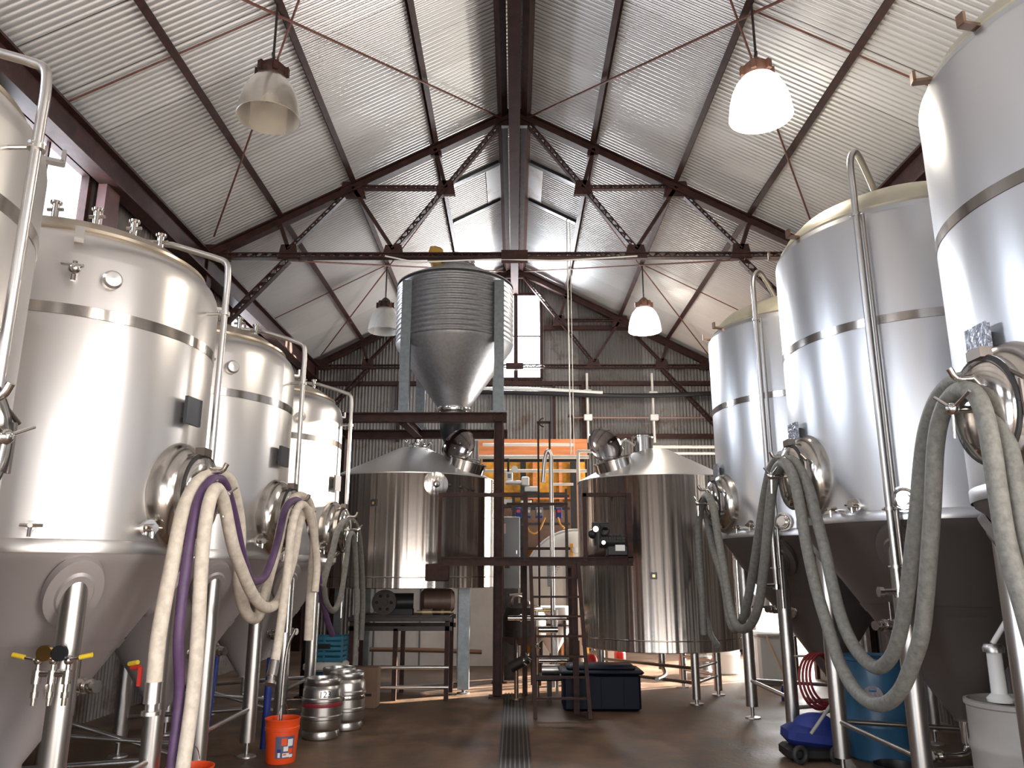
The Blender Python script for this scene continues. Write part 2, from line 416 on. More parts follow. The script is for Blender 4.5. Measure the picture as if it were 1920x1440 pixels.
wall_rects('wall_front', 'y', YF, (-HALF, HALF), [(-3.9, 4.3, 0.0, 4.6)], M_wallb, roofz)

# windows
def window(n, plane, c, u0, u1, z0, z1, nx, nz, sgn, label):
    t = bpy.data.objects.new('window_%d' % n, None); COL.objects.link(t); t['kind'] = 'structure'; t['label'] = label
    def pt(u, z, d=0): return (c + d * sgn, u, z) if plane == 'x' else (u, c + d * sgn, z)
    t.location = pt((u0 + u1) / 2, z0)
    f = MB(); th = 0.05
    for a, b in (((u0, z0), (u1, z0)), ((u0, z1), (u1, z1)), ((u0, z0), (u0, z1)), ((u1, z0), (u1, z1))):
        f.beam(pt(*a, d=.0), pt(*b, d=.0), 0.09, 0.07, up=(0, 0, 1) if a[1] == b[1] else ((0, 1, 0) if plane == 'x' else (1, 0, 0)))
    f.build('window_frame', M_brown, t, True)
    f = MB()
    for i in range(1, nx): u = u0 + (u1 - u0) * i / nx; f.beam(pt(u, z0), pt(u, z1), 0.03, 0.03, up=(0, 1, 0) if plane == 'x' else (1, 0, 0))
    for i in range(1, nz): z = z0 + (z1 - z0) * i / nz; f.beam(pt(u0, z), pt(u1, z), 0.03, 0.03)
    if nx > 1 or nz > 1: f.build('glazing_bar', M_brown, t, True)
    return t
window(1, 'y', YB, -0.62, 0.64, 6.10, 8.22, 2, 2, -1, 'tall bright gable window in the far end wall')
for i, w in enumerate(LW): window(2 + i, 'x', -HALF, w[0], w[1], w[2], w[3], 2, 1, 1, 'high window of the mostly added row in the left wall under the eave')
for i, w in enumerate(RW): window(6 + i, 'x', HALF, w[0], w[1], w[2], w[3], 2, 1, -1, 'added unseen high window in the right wall under the eave')
def doorframe(n, plane, c, u0, u1, z1):
    f = MB()
    def pt(u, z): return (c, u, z) if plane == 'x' else (u, c, z)
    up = (0, 1, 0) if plane == 'x' else (1, 0, 0)
    f.beam(pt(u0, 0), pt(u0, z1), 0.12, 0.10, up); f.beam(pt(u1, 0), pt(u1, z1), 0.12, 0.10, up); f.beam(pt(u0, z1), pt(u1, z1), 0.12, 0.10)
    o = struct(f.build('door_%d' % n, M_brown)); return o
doorframe(1, 'x', HALF, 13.2, 16.7, 3.0)['label'] = 'open side doorway at the far right corner'
doorframe(2, 'x', HALF, -2.4, 0.2, 3.6); doorframe(3, 'x', -HALF, -3.0, 0.2, 3.5); doorframe(4, 'y', YF, -3.9, 4.3, 4.6)  # frames of the unseen doors added around the camera for daylight

# ================================================================== STEEL FRAME
D = [3.6, 11.0, 17.55]
CH = 6.35                      # bottom chord height
def rz(x): return roofz(x) - 0.20   # rafter centre line
def truss(Y, label):
    t = thing('roof_truss', label, 'truss', (0, Y, CH), 'brown steel roof trusses')
    P = lambda x, z: (x, Y, z)
    MB().lattice(P(-HALF + .1, CH), P(HALF - .1, CH), 0.11, 0.085, 0.075).build('bottom_chord', M_brown, t, True)
    for s in (-1, 1):
        MB().ibeam(P(s * 0.1, rz(.1)), P(s * (HALF - .05), rz(HALF - .05)), 0.13, 0.15, 0.02, up=(s * SL, 0, 1)).build('rafter', M_brown, t, True)
        A = P(s * 0.22, rz(.2) - .1); a1 = P(s * 1.25, rz(1.25)); a2 = P(s * 2.52, rz(2.52)); a3 = P(s * 3.62, rz(3.62))
        n1 = P(s * 1.85, CH + .1); n2 = P(s * 3.45, CH + .1)
        def on(t_, p, q): return tuple(p[i] + (q[i] - p[i]) * t_ for i in range(3))
        mid = on(0.52, A, n1)
        MB().lattice(A, n1, 0.09, 0.08, .075, up=(1, 0, 0)).build('diagonal_web', M_brown, t, True)
        MB().beam(a1, mid, 0.07, 0.06, up=(1, 0, 0)).build('short_strut', M_brown, t, True)
        MB().lattice(a2, mid, 0.08, 0.07, .075).build('lattice_tie', M_brown, t, True)
        MB().beam(a2, n1, 0.07, 0.055, up=(1, 0, 0)).build('strut', M_brown, t, True)
        MB().lattice(a2, n2, 0.08, 0.065, .075, up=(1, 0, 0)).build('strut', M_brown, t, True)
        MB().beam(a3, n2, 0.07, 0.06, up=(1, 0, 0)).build('strut', M_brown, t, True)
        for (x, z, w, h) in ((n1[0], CH + .06, .34, .22), (n2[0], CH + .06, .32, .24), (mid[0], mid[2], .30, .24), (a2[0], a2[2] - .04, .42, .26), (a1[0], a1[2] - .02, .22, .2), (s * 4.6, CH + .05, .55, .26)):
            g = MB(); vs = []
            for yy in (-.035, .035):
                vs += [(x - w / 2, Y + yy, z - h / 2), (x + w / 2, Y + yy, z - h / 2), (x + w * .36, Y + yy, z + h / 2), (x - w * .36, Y + yy, z + h / 2)]
            g.add(vs, [(0, 1, 2, 3), (7, 6, 5, 4), (0, 4, 5, 1), (1, 5, 6, 2), (2, 6, 7, 3), (3, 7, 4, 0)], False)
            g.build('gusset_plate', M_brown, t, True)
        MB().lattice(P(s * 3.45, CH - .06), P(s * 4.62, 4.95), 0.10, 0.10, .09, up=(1, 0, 0)).build('knee_brace', M_brown, t, True)
    MB().box((0, Y, CH - .01), (.40, .16, .15)).build('gusset_plate', M_brown, t, True)
    MB().box((0, Y, rz(0) - .10), (.50, .08, .30)).build('gusset_plate', M_brown, t, True)
    return t
truss(D[1], 'brown lattice steel roof truss spanning the hall in front of the silo')
truss(D[2], 'brown steel roof truss against the far gable wall behind the silo')
# columns
colp = None
for Y, where in ((D[1], 'middle truss'), (D[2], 'far gable truss'), (5.0, 'second tank')):
    for s in (-1, 1):
        mb = MB(); mb.ibeam((s * (HALF - .16), Y, 0), (s * (HALF - .16), Y, roofz(HALF) - .12), 0.16, 0.22, 0.016, up=(1, 0, 0))
        tag(mb.build('steel_column', M_brown), 'brown steel column on the %s wall at the %s' % ('left' if s < 0 else 'right', where), 'column', 'steel wall columns')
# purlins
PX = [1.25, 2.52, 3.62]
nm = {1.25: 'nearest the ridge', 2.52: 'midway up the slope', 3.62: 'nearest the eave'}
for s in (-1, 1):
    for x in PX:
        z = roofz(x) - 0.085
        mb = MB(); mb.ibeam((s * x, YF + .1, z), (s * x, YB - .1, z), 0.075, 0.12, 0.014, up=(s * SL, 0, 1))
        tag(mb.build('purlin', M_brown), 'brown steel purlin on the %s roof slope, %s' % ('left' if s < 0 else 'right', nm[x]), 'purlin', 'roof purlins')
    z = roofz(.2) - 0.10
    mb = MB(); mb.beam((s * .19, YF + .1, z), (s * .19, YB - .1, z), 0.10, 0.16, up=(s * SL, 0, 1))
    tag(mb.build('ridge_purlin', M_brown), 'brown ridge purlin running along the %s side of the ridge' % ('left' if s < 0 else 'right'), 'purlin', 'ridge purlins')
    # eave beam
    mb = MB(); xe = s * (HALF - .22)
    mb.ibeam((xe, YF + .1, roofz(HALF - .2) - .36), (xe, YB - .1, roofz(HALF - .2) - .36), 0.20, 0.36, 0.03)
    mb.beam((xe + s * .12, YF + .1, roofz(HALF) - .05), (xe + s * .12, YB - .1, roofz(HALF) - .05), 0.1, 0.07)
    tag(mb.build('eave_beam', M_brown), 'heavy brown eave beam along the top of the %s wall' % ('left' if s < 0 else 'right'), 'beam', 'eave beams')
mb = MB(); mb.ibeam((0.0, YF + .1, RIDGE - .55), (0.0, YB - .1, RIDGE - .55), 0.17, 0.50, 0.03)
tag(mb.build('ridge_beam', mat('dark_ridge_steel', (0.03, 0.014, 0.012), .8, var=.4, vscale=5, spec=0.08)), 'deep dark brown ridge beam running the length of the roof peak', 'beam')
# sag rods and wind braces
def rod(pts, r, label, name='tie_rod', m=None, group='thin steel rods under the roof'):
    return tag(MB().sweep(pts, r, 8, 1).build(name, m or M_rod), label, 'rod', group)
def rp(x, y, dz=-.19): return (x, y, roofz(x) + dz)
for s, sd in ((-1, 'left'), (1, 'right')):
    rod([rp(s * 4.7, 7.15, -.12), rp(s * 2.5, 7.15, -.12)], .011, 'rust coloured sag rod across the %s slope from purlin to eave, near bay' % sd)
    rod([rp(s * 4.7, 14.3, -.12), rp(s * 2.5, 14.3, -.12)], .011, 'rust coloured sag rod across the %s slope from purlin to eave, far bay' % sd)
    for (ya, yb, bay) in ((3.6, 11.0, 'near'), (11.0, 17.5, 'far')):
        rod([rp(s * .2, yb), rp(s * 4.45, ya + .4)], .016, 'twisted wind brace under the %s slope from far ridge to near eave, %s bay' % (sd, bay), 'wind_brace')
        rod([rp(s * .2, ya), rp(s * 4.45, yb - .4)], .013, 'wind brace rod under the %s slope from near ridge to far eave, %s bay' % (sd, bay), 'wind_brace')
# roof hatch trims near ridge behind the middle truss
t = thing('roof_hatch_frame', 'dark framed opening trims either side of the ridge beyond the middle truss', 'roof frame', (0, 13.2, 8.6))
for s in (-1, 1):
    for y in (12.55, 14.0):
        MB().beam((s * .28, y, roofz(.28) - .05), (s * 1.2, y, roofz(1.2) - .05), .10, .06, up=(s * SL, 0, 1)).build('cross_bar', M_dark, t, True)
    MB().beam((s * .26, 13.28, roofz(.26) - .035), (s * .52, 13.28, roofz(.52) - .035), 1.3, .012, up=(s * SL, 0, 1)).build('flashing', M_wallb, t, True)

# ================================================================== PENDANT LAMPS
def lamp(x, y, on, label, shade, group='glass dome pendant lamps'):
    z0 = roofz(x) - .16; zt = 6.66
    t = thing('pendant_lamp', label, 'lamp', (x, y, zt - .55), group)
    MB().cyl((0, 0, zt + .17 - (zt - .55)), (0, 0, z0 - (zt - .55)), .014, n=8).build('cord', M_darkm, t)
    mb = MB(); z = .55
    mb.lathe([(.02, z + .22), (.06, z + .19), (.10, z + .14), (.155, z + .11), (.155, z + .02), (.13, z - .02)], n=8)
    for k in range(6): a = k * pi / 3; mb.box((cos(a) * .15, sin(a) * .15, z + .06), (.05, .05, .10), rot=Matrix.Rotation(a, 3, 'Z'))
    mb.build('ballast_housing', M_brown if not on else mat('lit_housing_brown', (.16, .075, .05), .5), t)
    hook = MB(); hook.torus((0, 0, z + .26), (1, 0, 0), .035, .009, 16, 6); hook.build('hook', M_darkm, t)
    out = [(.12, z), (.17, z - .03), (.225, z - .10), (.27, z - .20), (.298, z - .31), (.312, z - .42), (.318, z - .47)]
    prof = out + [(.31, z - .475)] + [(r - .008, h) for r, h in out[::-1]]
    MB().lathe(prof, n=48).build('glass_shade', shade, t)
    b = MB(); b.lathe([(.001, z - .30), (.05, z - .27), (.065, z - .2), (.05, z - .12), (.03, z - .04), (.03, z)], n=20)
    b.build('bulb', MATS['glowing_glass_shade'] if on else M_whitep, t)
    if on:
        d = bpy.data.lights.new('lamp_light', 'POINT'); d.energy = 450; d.color = (1, .9, .76); d.shadow_soft_size = .2
        o = bpy.data.objects.new('lamp_light', d); COL.objects.link(o); o.parent = t; o.location = (0, 0, -.1)
    return t
lamp(-2.52, 7.05, False, 'unlit frosted glass dome lamp hanging near at upper left', M_shadeoff)
lamp(2.52, 7.05, True, 'large glowing white dome lamp hanging near at upper right', M_shadeon)
lamp(-2.52, 14.3, False, 'small unlit clear dome lamp hanging just left of the silo', M_shadefar)
lamp(2.52, 14.3, True, 'small glowing dome lamp hanging right of the far gable window', M_shadeon)

# ================================================================== FERMENTERS
def fermenter(r, zj, zt, zb, sx, legk, pipe_az, m_shell, m_cone, m_top, zman, zplate, label, group, loc, plate_mat, right):
    t = thing('fermentation_tank', label, 'tank', loc, group)
    MB().lathe([(r, zj), (r, zj + .05), (r, zt - .02), (r - .004, zt)], n=96).build('shell', m_shell, t)
    MB().lathe([(r + .004, zj - .02), (r + .006, zj - .01), (r + .006, zj + .05), (r + .002, zj + .055)], n=96).build('seam_ring', m_shell, t)
    # cone
    cb = zj - (r - .07) * 1.45
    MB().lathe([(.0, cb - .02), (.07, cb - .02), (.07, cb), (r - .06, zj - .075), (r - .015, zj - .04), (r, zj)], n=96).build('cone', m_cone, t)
    MB().lathe([(.56 * r + .004, zj - .44 * r * 1.45), (.60 * r + .004, zj - .40 * r * 1.45)], n=96).build('cone_seam', m_cone, t)
    # top
    if right:
        MB().lathe([(r - .004, zt), (r - .03, zt + .05), (r - .06, zt + .06)], n=96).build('shoulder', m_shell, t)
        MB().lathe([(r - .06, zt + .05), (r - .05, zt + .055), (r - .04, zt + .075), (r - .05, zt + .095), (r - .07, zt + .10), (r - .10, zt + .17), (r - .20, zt + .27), (r - .42, zt + .38), (.35, zt + .45), (.0, zt + .46)], n=96).build('domed_top', m_top, t)
    else:
        MB().lathe([(r - .004, zt), (r - .012, zt + .05), (r - .035, zt + .10), (r - .08, zt + .15), (r - .13, zt + .18)], n=96).build('shoulder', m_shell, t)
        MB().lathe([(r - .12, zt + .17), (r - .10, zt + .18), (r - .10, zt + .20), (r - .14, zt + .22), (r - .25, zt + .30), (.40, zt + .42), (.0, zt + .46)], n=96).build('domed_top', m_top, t)
    MB().lathe([(r + .001, zb - .035), (r + .004, zb - .033), (r + .004, zb + .033), (r + .001, zb + .035)], n=96).build('polished_band', M_band, t)
    # legs
    for (lx, ly) in ((legk[0], -legk[1]), (legk[0], legk[1]), (-legk[0], -legk[1]), (-legk[0], legk[1])):
        x = lx * sx
        rad = math.hypot(x, ly); ztop = zj - .05 - (r - rad) * 1.3 + .03
        lg = MB().cyl((x, ly, .13), (x, ly, ztop), .068, n=24).build('leg', M_leg, t)
        f = MB(); f.cyl((x, ly, .02), (x, ly, .14), .020, n=12); f.lathe([(.0, .026), (.03, .024), (.085, .014), (.09, .0)], (x, ly, 0.0), n=24)
        f.build('foot', M_leg, lg)
        n = Vector((x / rad, ly / rad, -0.69)).normalized()
        pd = MB(); c = Vector((x, ly, ztop - .10)) - n * .03
        pd.lathe([(.0, .045), (.09, .045), (.10, .03), (.125, .028), (.15, .022), (.155, -.03)], c, n, n=32, sy=1.5)
        pd.build('leg_pad', m_cone, lg)
    # braces between legs
    a, b = legk
    for (p, q) in (((a, -b), (a, b)), ((-a, -b), (a, -b)), ((a, b), (-a, b))):
        MB().cyl((p[0] * sx, p[1], .42), (q[0] * sx, q[1], .42 if p[0] == q[0] else .34), .021, n=12).build('leg_brace', M_leg, t)
    MB().cyl((a * sx, -b, .22), (-a * sx, -b, .55), .018, n=12).build('leg_brace', M_leg, t)
    # manway
    ax = Vector((sx, -.16 if not right else -.14, 0)).normalized()
    o = Vector((ax.x * (r - .06), ax.y * (r - .06), zman))
    mw = MB().lathe([(.325, .02), (.322, .06), (.312, .10), (.292, .135), (.265, .155), (.250, .165), (.250, .19), (.256, .195), (.256, .212), (.235, .215)], o, ax, n=48, sx=.86, sy=1.06).build('manway_collar', mat('collar_steel', (.66, .63, .59), .2, 1.0, rvar=.04, vscale=6), t)
    MB().lathe([(.215, .20), (.235, .225), (.225, .24), (.16, .265), (.06, .285), (.0, .287)], o, ax, n=48, sx=.86, sy=1.06).build('manway_door', M_pol, mw)
    MB().torus(o + ax * .215, ax, .24, .014, 40, 8, .86, 1.06).build('door_gasket', M_rubber, mw)
    side = Vector((-ax.y, ax.x, 0))
    h = MB(); c = o + ax * .30
    h.cyl(c - ax * .02, c + ax * .10, .018, n=12); h.ball(c + ax * .09, .03)
    for k in range(3):
        a_ = R(25 + 120 * k); dd = side * cos(a_) + Vector((0, 0, 1)) * sin(a_)
        h.cyl(c + ax * .09, c + ax * .09 + dd * .14, .008, n=8)
    h.build('door_handle', M_pol, mw)
    h = MB(); c = o + ax * .21
    h.box(c + Vector((0, 0, .275)), (.06, .12, .05)); h.cyl(c + side * .23 + Vector((0, 0, -.10)), c + side * .23 + Vector((0, 0, .10)), .012, n=8)
    h.cyl(c + side * .25 + Vector((0, 0, .10)), c - side * .0 + Vector((0, 0, .27)), .010, n=8)
    h.build('door_hinge', mat('dark_hinge_steel', (.2, .17, .15), .3, .9), mw)
    hk = MB(); hk.sweep([o + ax * .10 + Vector((0, 0, .20)), o + ax * .22 + Vector((0, 0, .17)), o + ax * .34 + Vector((0, 0, .15)), o + ax * .38 + Vector((0, 0, .20))], .016, 10, 5)
    hk.build('hose_hook', M_pol, mw)
    # cleaning pipe
    az = R(pipe_az); po = r + (.12 if not right else .15)
    px, py = cos(az) * po, sin(az) * po
    if right:
        pts = [(cos(az) * (r - .5), sin(az) * (r - .5), zt + .28), (cos(az) * (r - .35), sin(az) * (r - .35), zt + .42), (cos(az) * (r - .08), sin(az) * (r - .08), zt + .56), (cos(az) * (r + .06), sin(az) * (r + .06), zt + .52), (px, py, zt + .38), (px, py, zt + .1)]
        pp = MB().sweep(pts, .026, 14, 8); zend = 1.52
        pp.cyl((px, py, zt + .1), (px, py, zend), .026, n=14)
        cp = pp.build('cleaning_pipe', M_leg, t)
        v = MB(); v.cyl((px, py, zend + .03), (px, py, zend - .02), .038, n=14); v.cyl((px - .13, py - .02, zend + .02), (px, py, zend + .02), .022, n=10); v.cyl((px - .15, py - .02, zend + .02), (px - .12, py - .02, zend + .02), .036, n=12)
        v.build('pipe_valve', M_pol, cp)
        v = MB(); 
        v.cyl((px + .07, py + .05, zt - .02), (px + .07, py + .05, zj - .75), .02, n=10); v.build('electrical_conduit', M_leg, t)
        cz = (zt - .05, zj + .05, zj - .35)
    else:
        pts = [(cos(az) * .25, sin(az) * .25, zt + .44), (cos(az) * (r - .3), sin(az) * (r - .3), zt + .40), (cos(az) * (r + .02), sin(az) * (r + .02), zt + .30), (cos(az) * (r + .10), sin(az) * (r + .10), zt + .26), (px, py, zt + .16), (px, py, zt)]
        pp = MB(); pp.sweep(pts[:3], .022, 14, 1); pp.sweep(pts[2:], .022, 14, 6); zend = 1.15
        pp.cyl((px, py, zt), (px, py, zend), .022, n=14)
        cp = pp.build('cleaning_pipe', M_leg, t)
        cz = (zt - .12, zj + .25)
    for z in cz:
        c = MB(); c.cyl((px, py, z - .012), (px, py, z + .012), .036, n=14); c.cyl((px, py, z), (cos(az) * (r - .01), sin(az) * (r - .01), z), .010, n=8); c.cyl((px + .05 * sin(az), py - .05 * cos(az), z), (px - .05 * sin(az), py + .05 * cos(az), z), .008, n=8)
        c.build('pipe_clamp', M_leg, cp)
    # name plate
    pax = Vector((sx, -.16 if not right else -.03, 0)).normalized()
    pl = MB(); base = pax * (r + .045) + Vector((0, 0, zplate)); rot = Matrix.Rotation(math.atan2(pax.y, pax.x), 3, 'Z')
    ph = .19 if right else .18
    pl.box(base, (.022, .18 if right else .17, ph), rot=rot); pb = pl.build('name_plate', plate_mat, t)
    pl = MB(); pl.box(base - pax * .035, (.06, .10, .10), rot=rot)
    pl.build('plate_bracket', M_dark, pb)
    # lugs
    for k, a_ in enumerate((pipe_az + 28, pipe_az - 60, pipe_az - 35 if right else pipe_az - 80)):
        a_ = R(a_); c = Vector((cos(a_) * (r - .03), sin(a_) * (r - .03), zt + .07)); e = Vector((cos(a_), sin(a_), 0)); sd = Vector((-sin(a_), cos(a_), 0))
        l = MB(); rot = Matrix.Rotation(a_, 3, 'Z')
        l.box(c + e * .03, (.12, .05, .018), rot=rot); l.box(c + e * .085 + Vector((0, 0, .03)), (.018, .05, .07), rot=rot)
        l.build('lifting_lug', M_leg if not right else mat('bronzed_lug', (.20, .13, .09), .4, .7), t)
    # low fittings
    for a_, z, kind in (((-62, zj + .12, 0), (-26, zj + .13, 1)) if not right else ((214, zj + .10, 1), (232, zj + .12, 2), (205, zj + .08, 0))):
        a_ = R(a_); e = Vector((cos(a_), sin(a_), 0)); c = e * (r - .01) + Vector((0, 0, z)); sd = Vector((-sin(a_), cos(a_), 0))
        v = MB(); rr = (.016, .03, .055)[kind]
        v.cyl(c, c + e * .07, rr, n=16); v.cyl(c + e * .06, c + e * .085, rr * 1.7, n=20); v.cyl(c + e * .085, c + e * .13, rr * .8, n=12)
        if kind < 2: v.cyl(c + e * .11 - sd * .05, c + e * .11 + sd * .06, .009, n=8); v.cyl(c + e * .11, c + e * .11 - Vector((0, 0, .06)), .010, n=8)
        else: v.torus(c + e * .09, e, .07, .012, 24, 8)
        v.build('sample_valve', M_pol, t)
    # cone outlet and racking valve
    v = MB(); v.cyl((0, 0, cb - .18), (0, 0, cb), .035, n=14); v.sweep([(0, 0, cb - .16), (0, 0, cb - .22), (.06 * sx, -.04, cb - .26), (.30 * sx, -.08, cb - .26)], .026, 12, 5)
    v.cyl((.24 * sx, -.075, cb - .26), (.26 * sx, -.077, cb - .26), .045, n=14); v.cyl((.30 * sx, -.08, cb - .26), (.32 * sx, -.08, cb - .26), .045, n=14)
    v.build('outlet_pipe', M_pol, t)
    # racking arm on the cone towards the aisle
    zr = zj - .78; rr = r - (zj - zr) / 1.45; e = Vector((sx * .9, -.44, 0)).normalized(); c = e * (rr - .02) + Vector((0, 0, zr))
    v = MB(); v.lathe([(.10, -.03), (.105, .0), (.09, .015), (.03, .03), (.028, .20)], c, e, n=24); v.cyl(c + e * .09, c + e * .105, .045, n=14); v.cyl(c + e * .19, c + e * .23, .048, n=16); v.ball(c + e * .27, .042)
    v.cyl(c + e * .30, c + e * .33, .036, n=12)
    ra = v.build('racking_valve', M_pol, t)
    v = MB(); v.cyl(c + e * .15, c + e * .15 + Vector((0, 0, .17)), .008, n=8); v.cyl(c + e * .15, c + e * .15 - Vector((0, 0, .17)), .008, n=8); v.build('valve_lever', M_pol, ra)
    return t

LY = [2.95, 5.14, 7.2, 9.4]
lab = ['stainless conical fermenter cropped by the left frame edge, nearest in the left row',
       'big stainless conical fermenter at left with cream and purple hoses over its manway',
       'third stainless fermenter of the left row, behind the one with the purple hose manway',
       'farthest and smallest looking stainless fermenter of the left row beside the copper lit kettle']
lab[3] = 'farthest fermenter of the left row, next to the silo frame and kegs'
L = [None] * 4
L[1] = fermenter(.95, 1.80, 3.55, 3.18, 1, (.6, .6), 0, M_ferm, M_cone, M_gold, 2.15, 2.70, lab[1], 'left row fermenters', (-3.1, LY[1], 0), M_plated, False)
# ports high on the shell
for a_, kind in ((-48, 0), (-60, 1)):
    a_ = R(a_); e = Vector((cos(a_), sin(a_), 0)); c = e * .94 + Vector((0, 0, 3.40))
    v = MB()
    if kind == 0: v.lathe([(.055, .0), (.058, .05), (.045, .065), (.0, .07)], c, e, n=24); v.build('temperature_port', M_ferm, L[1])
    else:
        v.cyl(c, c + e * .10, .028, n=14); v.ball(c + e * .11, .035); v.cyl(c + e * .1 - Vector((0, 0, .07)), c + e * .1 + Vector((0, 0, .05)), .014, n=8); v.cyl(c + e * .1 + Vector((-.08, 0, .04)), c + e * .1 + Vector((.05, 0, .02)), .012, n=8)
        v.build('pressure_valve', M_pol, L[1])
for k in range(4):
    v = MB(); a_ = R(-75 + k * 22); x, y = cos(a_) * .62, sin(a_) * .62
    v.cyl((x, y, 3.80), (x, y, 3.97), .022, n=10); v.cyl((x - .05, y, 3.93), (x + .05, y, 3.93), .012, n=8); v.cyl((x, y, 3.97), (x, y, 3.985), .035, n=12)
    v.build('top_fitting', M_pol, L[1])
for i in (0, 2, 3):
    c = copy_tree(L[1]); c.location = (-3.1, LY[i], 0); c['label'] = lab[i]; L[i] = c
# manifold with yellow handles on the front leg of the second tank
mf = MB(); b0 = Vector((.60, -.72, 1.14))
for k in (-1, 0, 1):
    p = b0 + Vector((k * .082, 0, 0)); top = .14 if k == 0 else .08
    mf.cyl(p + Vector((0, 0, -.16)), p + Vector((0, 0, top)), .013, n=10); mf.cyl(p + Vector((0, 0, -.05)), p + Vector((0, 0, .02)), .024, n=12); mf.cyl(p + Vector((0, 0, -.12)), p + Vector((0, 0, -.09)), .02, n=10)
    mf.ball(p + Vector((0, 0, .07)), .026)
mf.cyl(b0 + Vector((-.10, 0, 0)), b0 + Vector((.10, 0, 0)), .017, n=10); mf.cyl(b0, b0 + Vector((0, .1, 0)), .02, n=10)
mfo = mf.build('valve_manifold', M_pol, L[1])
for k in (-1, 1):
    p = b0 + Vector((k * .10, -.02, .075))
    MB().cyl(p, p + Vector((k * .10, 0, .02)), .007, n=8).build('valve_lever', M_pol, mfo)
    MB().cyl(p + Vector((k * .05, 0, .012)), p + Vector((k * .115, 0, .025)), .013, n=10).build('yellow_handle', M_yel, mfo)
for k, m_ in ((-.03, M_brass), (.05, M_dark)):
    MB().cyl(b0 + Vector((k, -.03, .11)), b0 + Vector((k, -.055, .11)), .042, n=20).build('pressure_gauge', m_, mfo)
rh = MB(); rh.cyl((.90, -.45, 1.14), (.97, -.50, 1.15), .012, n=8); rh.box((.98, -.51, 1.10), (.02, .02, .10)); rh.build('red_valve_handle', M_red, L[1])
rh = MB(); rh.cyl((.88, -.44, 1.16), (.95, -.49, 1.175), .013, n=8); rh.build('yellow_valve_handle', M_yel, L[1])

RY = [3.81, 6.49, 9.07]
labR = ['tall stainless fermenter cropped by the right frame edge, with embossed plate above its manway',
        'tall stainless fermenter, middle of the right row, arched pipe over its cream rim',
        'farthest tall stainless fermenter of the right row, beside the right brew kettle']
RT = [None] * 3
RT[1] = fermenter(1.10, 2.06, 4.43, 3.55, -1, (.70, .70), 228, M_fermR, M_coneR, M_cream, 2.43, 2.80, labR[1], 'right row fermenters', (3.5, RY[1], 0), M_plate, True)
for i in (0, 2):
    c = copy_tree(RT[1]); c.location = (3.5, RY[i], 0); c['label'] = labR[i]; RT[i] = c

# ================================================================== HOSES
def hose(pts, X, r, m, label, fit0=False, fit1=False, Zend=None):
    P = []
    for p in pts:
        q = at(p[0], p[1], X=X + (p[2] if len(p) > 2 else 0)); q.z = max(q.z, r + .01); P.append(q)
    o = MB().sweep(P, r, 12, 6).build('hose', m)
    tag(o, label, 'hose', 'brewery hoses hung over the manways')
    def fitting(a, b):
        d = (a - b).normalized(); f = MB()
        f.cyl(a - d * .06, a + d * .05, r * 1.12, n=16); f.cyl(a + d * .05, a + d * .09, r * .8, n=14); f.cyl(a + d * .09, a + d * .11, r * 1.25, n=16)
        w = f.build('hose_fitting', M_leg); w.parent = o; w.matrix_parent_inverse = Matrix.Identity(4); w.location = w.location - o.location
    if fit0: fitting(P[0], P[1])
    if fit1: fitting(P[-1], P[-2])
    return o
XL = -1.93
hose([(287, 1300), (298, 1190), (321, 1066), (344, 956), (374, 900), (404, 886), (429, 899), (441, 932), (450, 990), (448, 1060), (449, 1100), (456, 1135), (470, 1158), (487, 1150), (505, 1080), (520, 1025), (533, 965), (549, 936), (567, 931), (582, 950), (588, 1010), (590, 1090)], XL - .05, .042, M_hose,
     'outermost cream hose looping from the second left fermenter to the third, fitting hanging free', fit0=True)
hose([(322, 1440), (336, 1300), (335, 1190), (352, 1040), (370, 945), (392, 905), (408, 898), (422, 909), (438, 963), (452, 1030), (466, 1080), (477, 1090), (498, 1078), (519, 1020), (534, 957), (548, 940), (562, 942), (578, 975), (592, 1040), (602, 1110), (613, 1160), (623, 1190)], XL + .02, .030, M_hosep,
     'purple hose hanging between the cream ones on the left fermenters')
hose([(343, 1440), (362, 1300), (371, 1190), (379, 1043), (390, 952), (404, 917), (415, 929), (422, 952), (436, 1020), (452, 1066), (475, 1117), (498, 1139), (521, 1128), (537, 1089), (550, 1043), (560, 985), (572, 958), (583, 965), (589, 1010), (583, 1100), (578, 1200)], XL + .10, .040, M_hose,
     'innermost cream hose with the deepest sag between second and third left fermenters')
hose([(512, 1255), (520, 1215), (532, 1130), (540, 1060), (548, 985), (562, 948), (576, 956), (588, 1000), (594, 1060), (590, 1110)], XL + .17, .034, M_hose,
     'cream hose dropping from the third left fermenter to a fitting above the orange bucket', fit0=True)
hose([(603, 1130), (608, 1085), (622, 1040), (633, 995), (646, 977), (660, 975), (672, 1000), (678, 1060), (680, 1130), (677, 1200)], XL - .05, .036, M_hoseg,
     'grey tan hose arched over the farthest left fermenter manway')
hose([(606, 1095), (612, 1130), (625, 1145), (638, 1120), (648, 1060), (655, 1005), (664, 1010), (668, 1080), (668, 1170), (666, 1230)], XL + .06, .030, M_hoseg,
     'thinner grey hose looping low inside the arched hose on the farthest left fermenter')
XR = 2.22
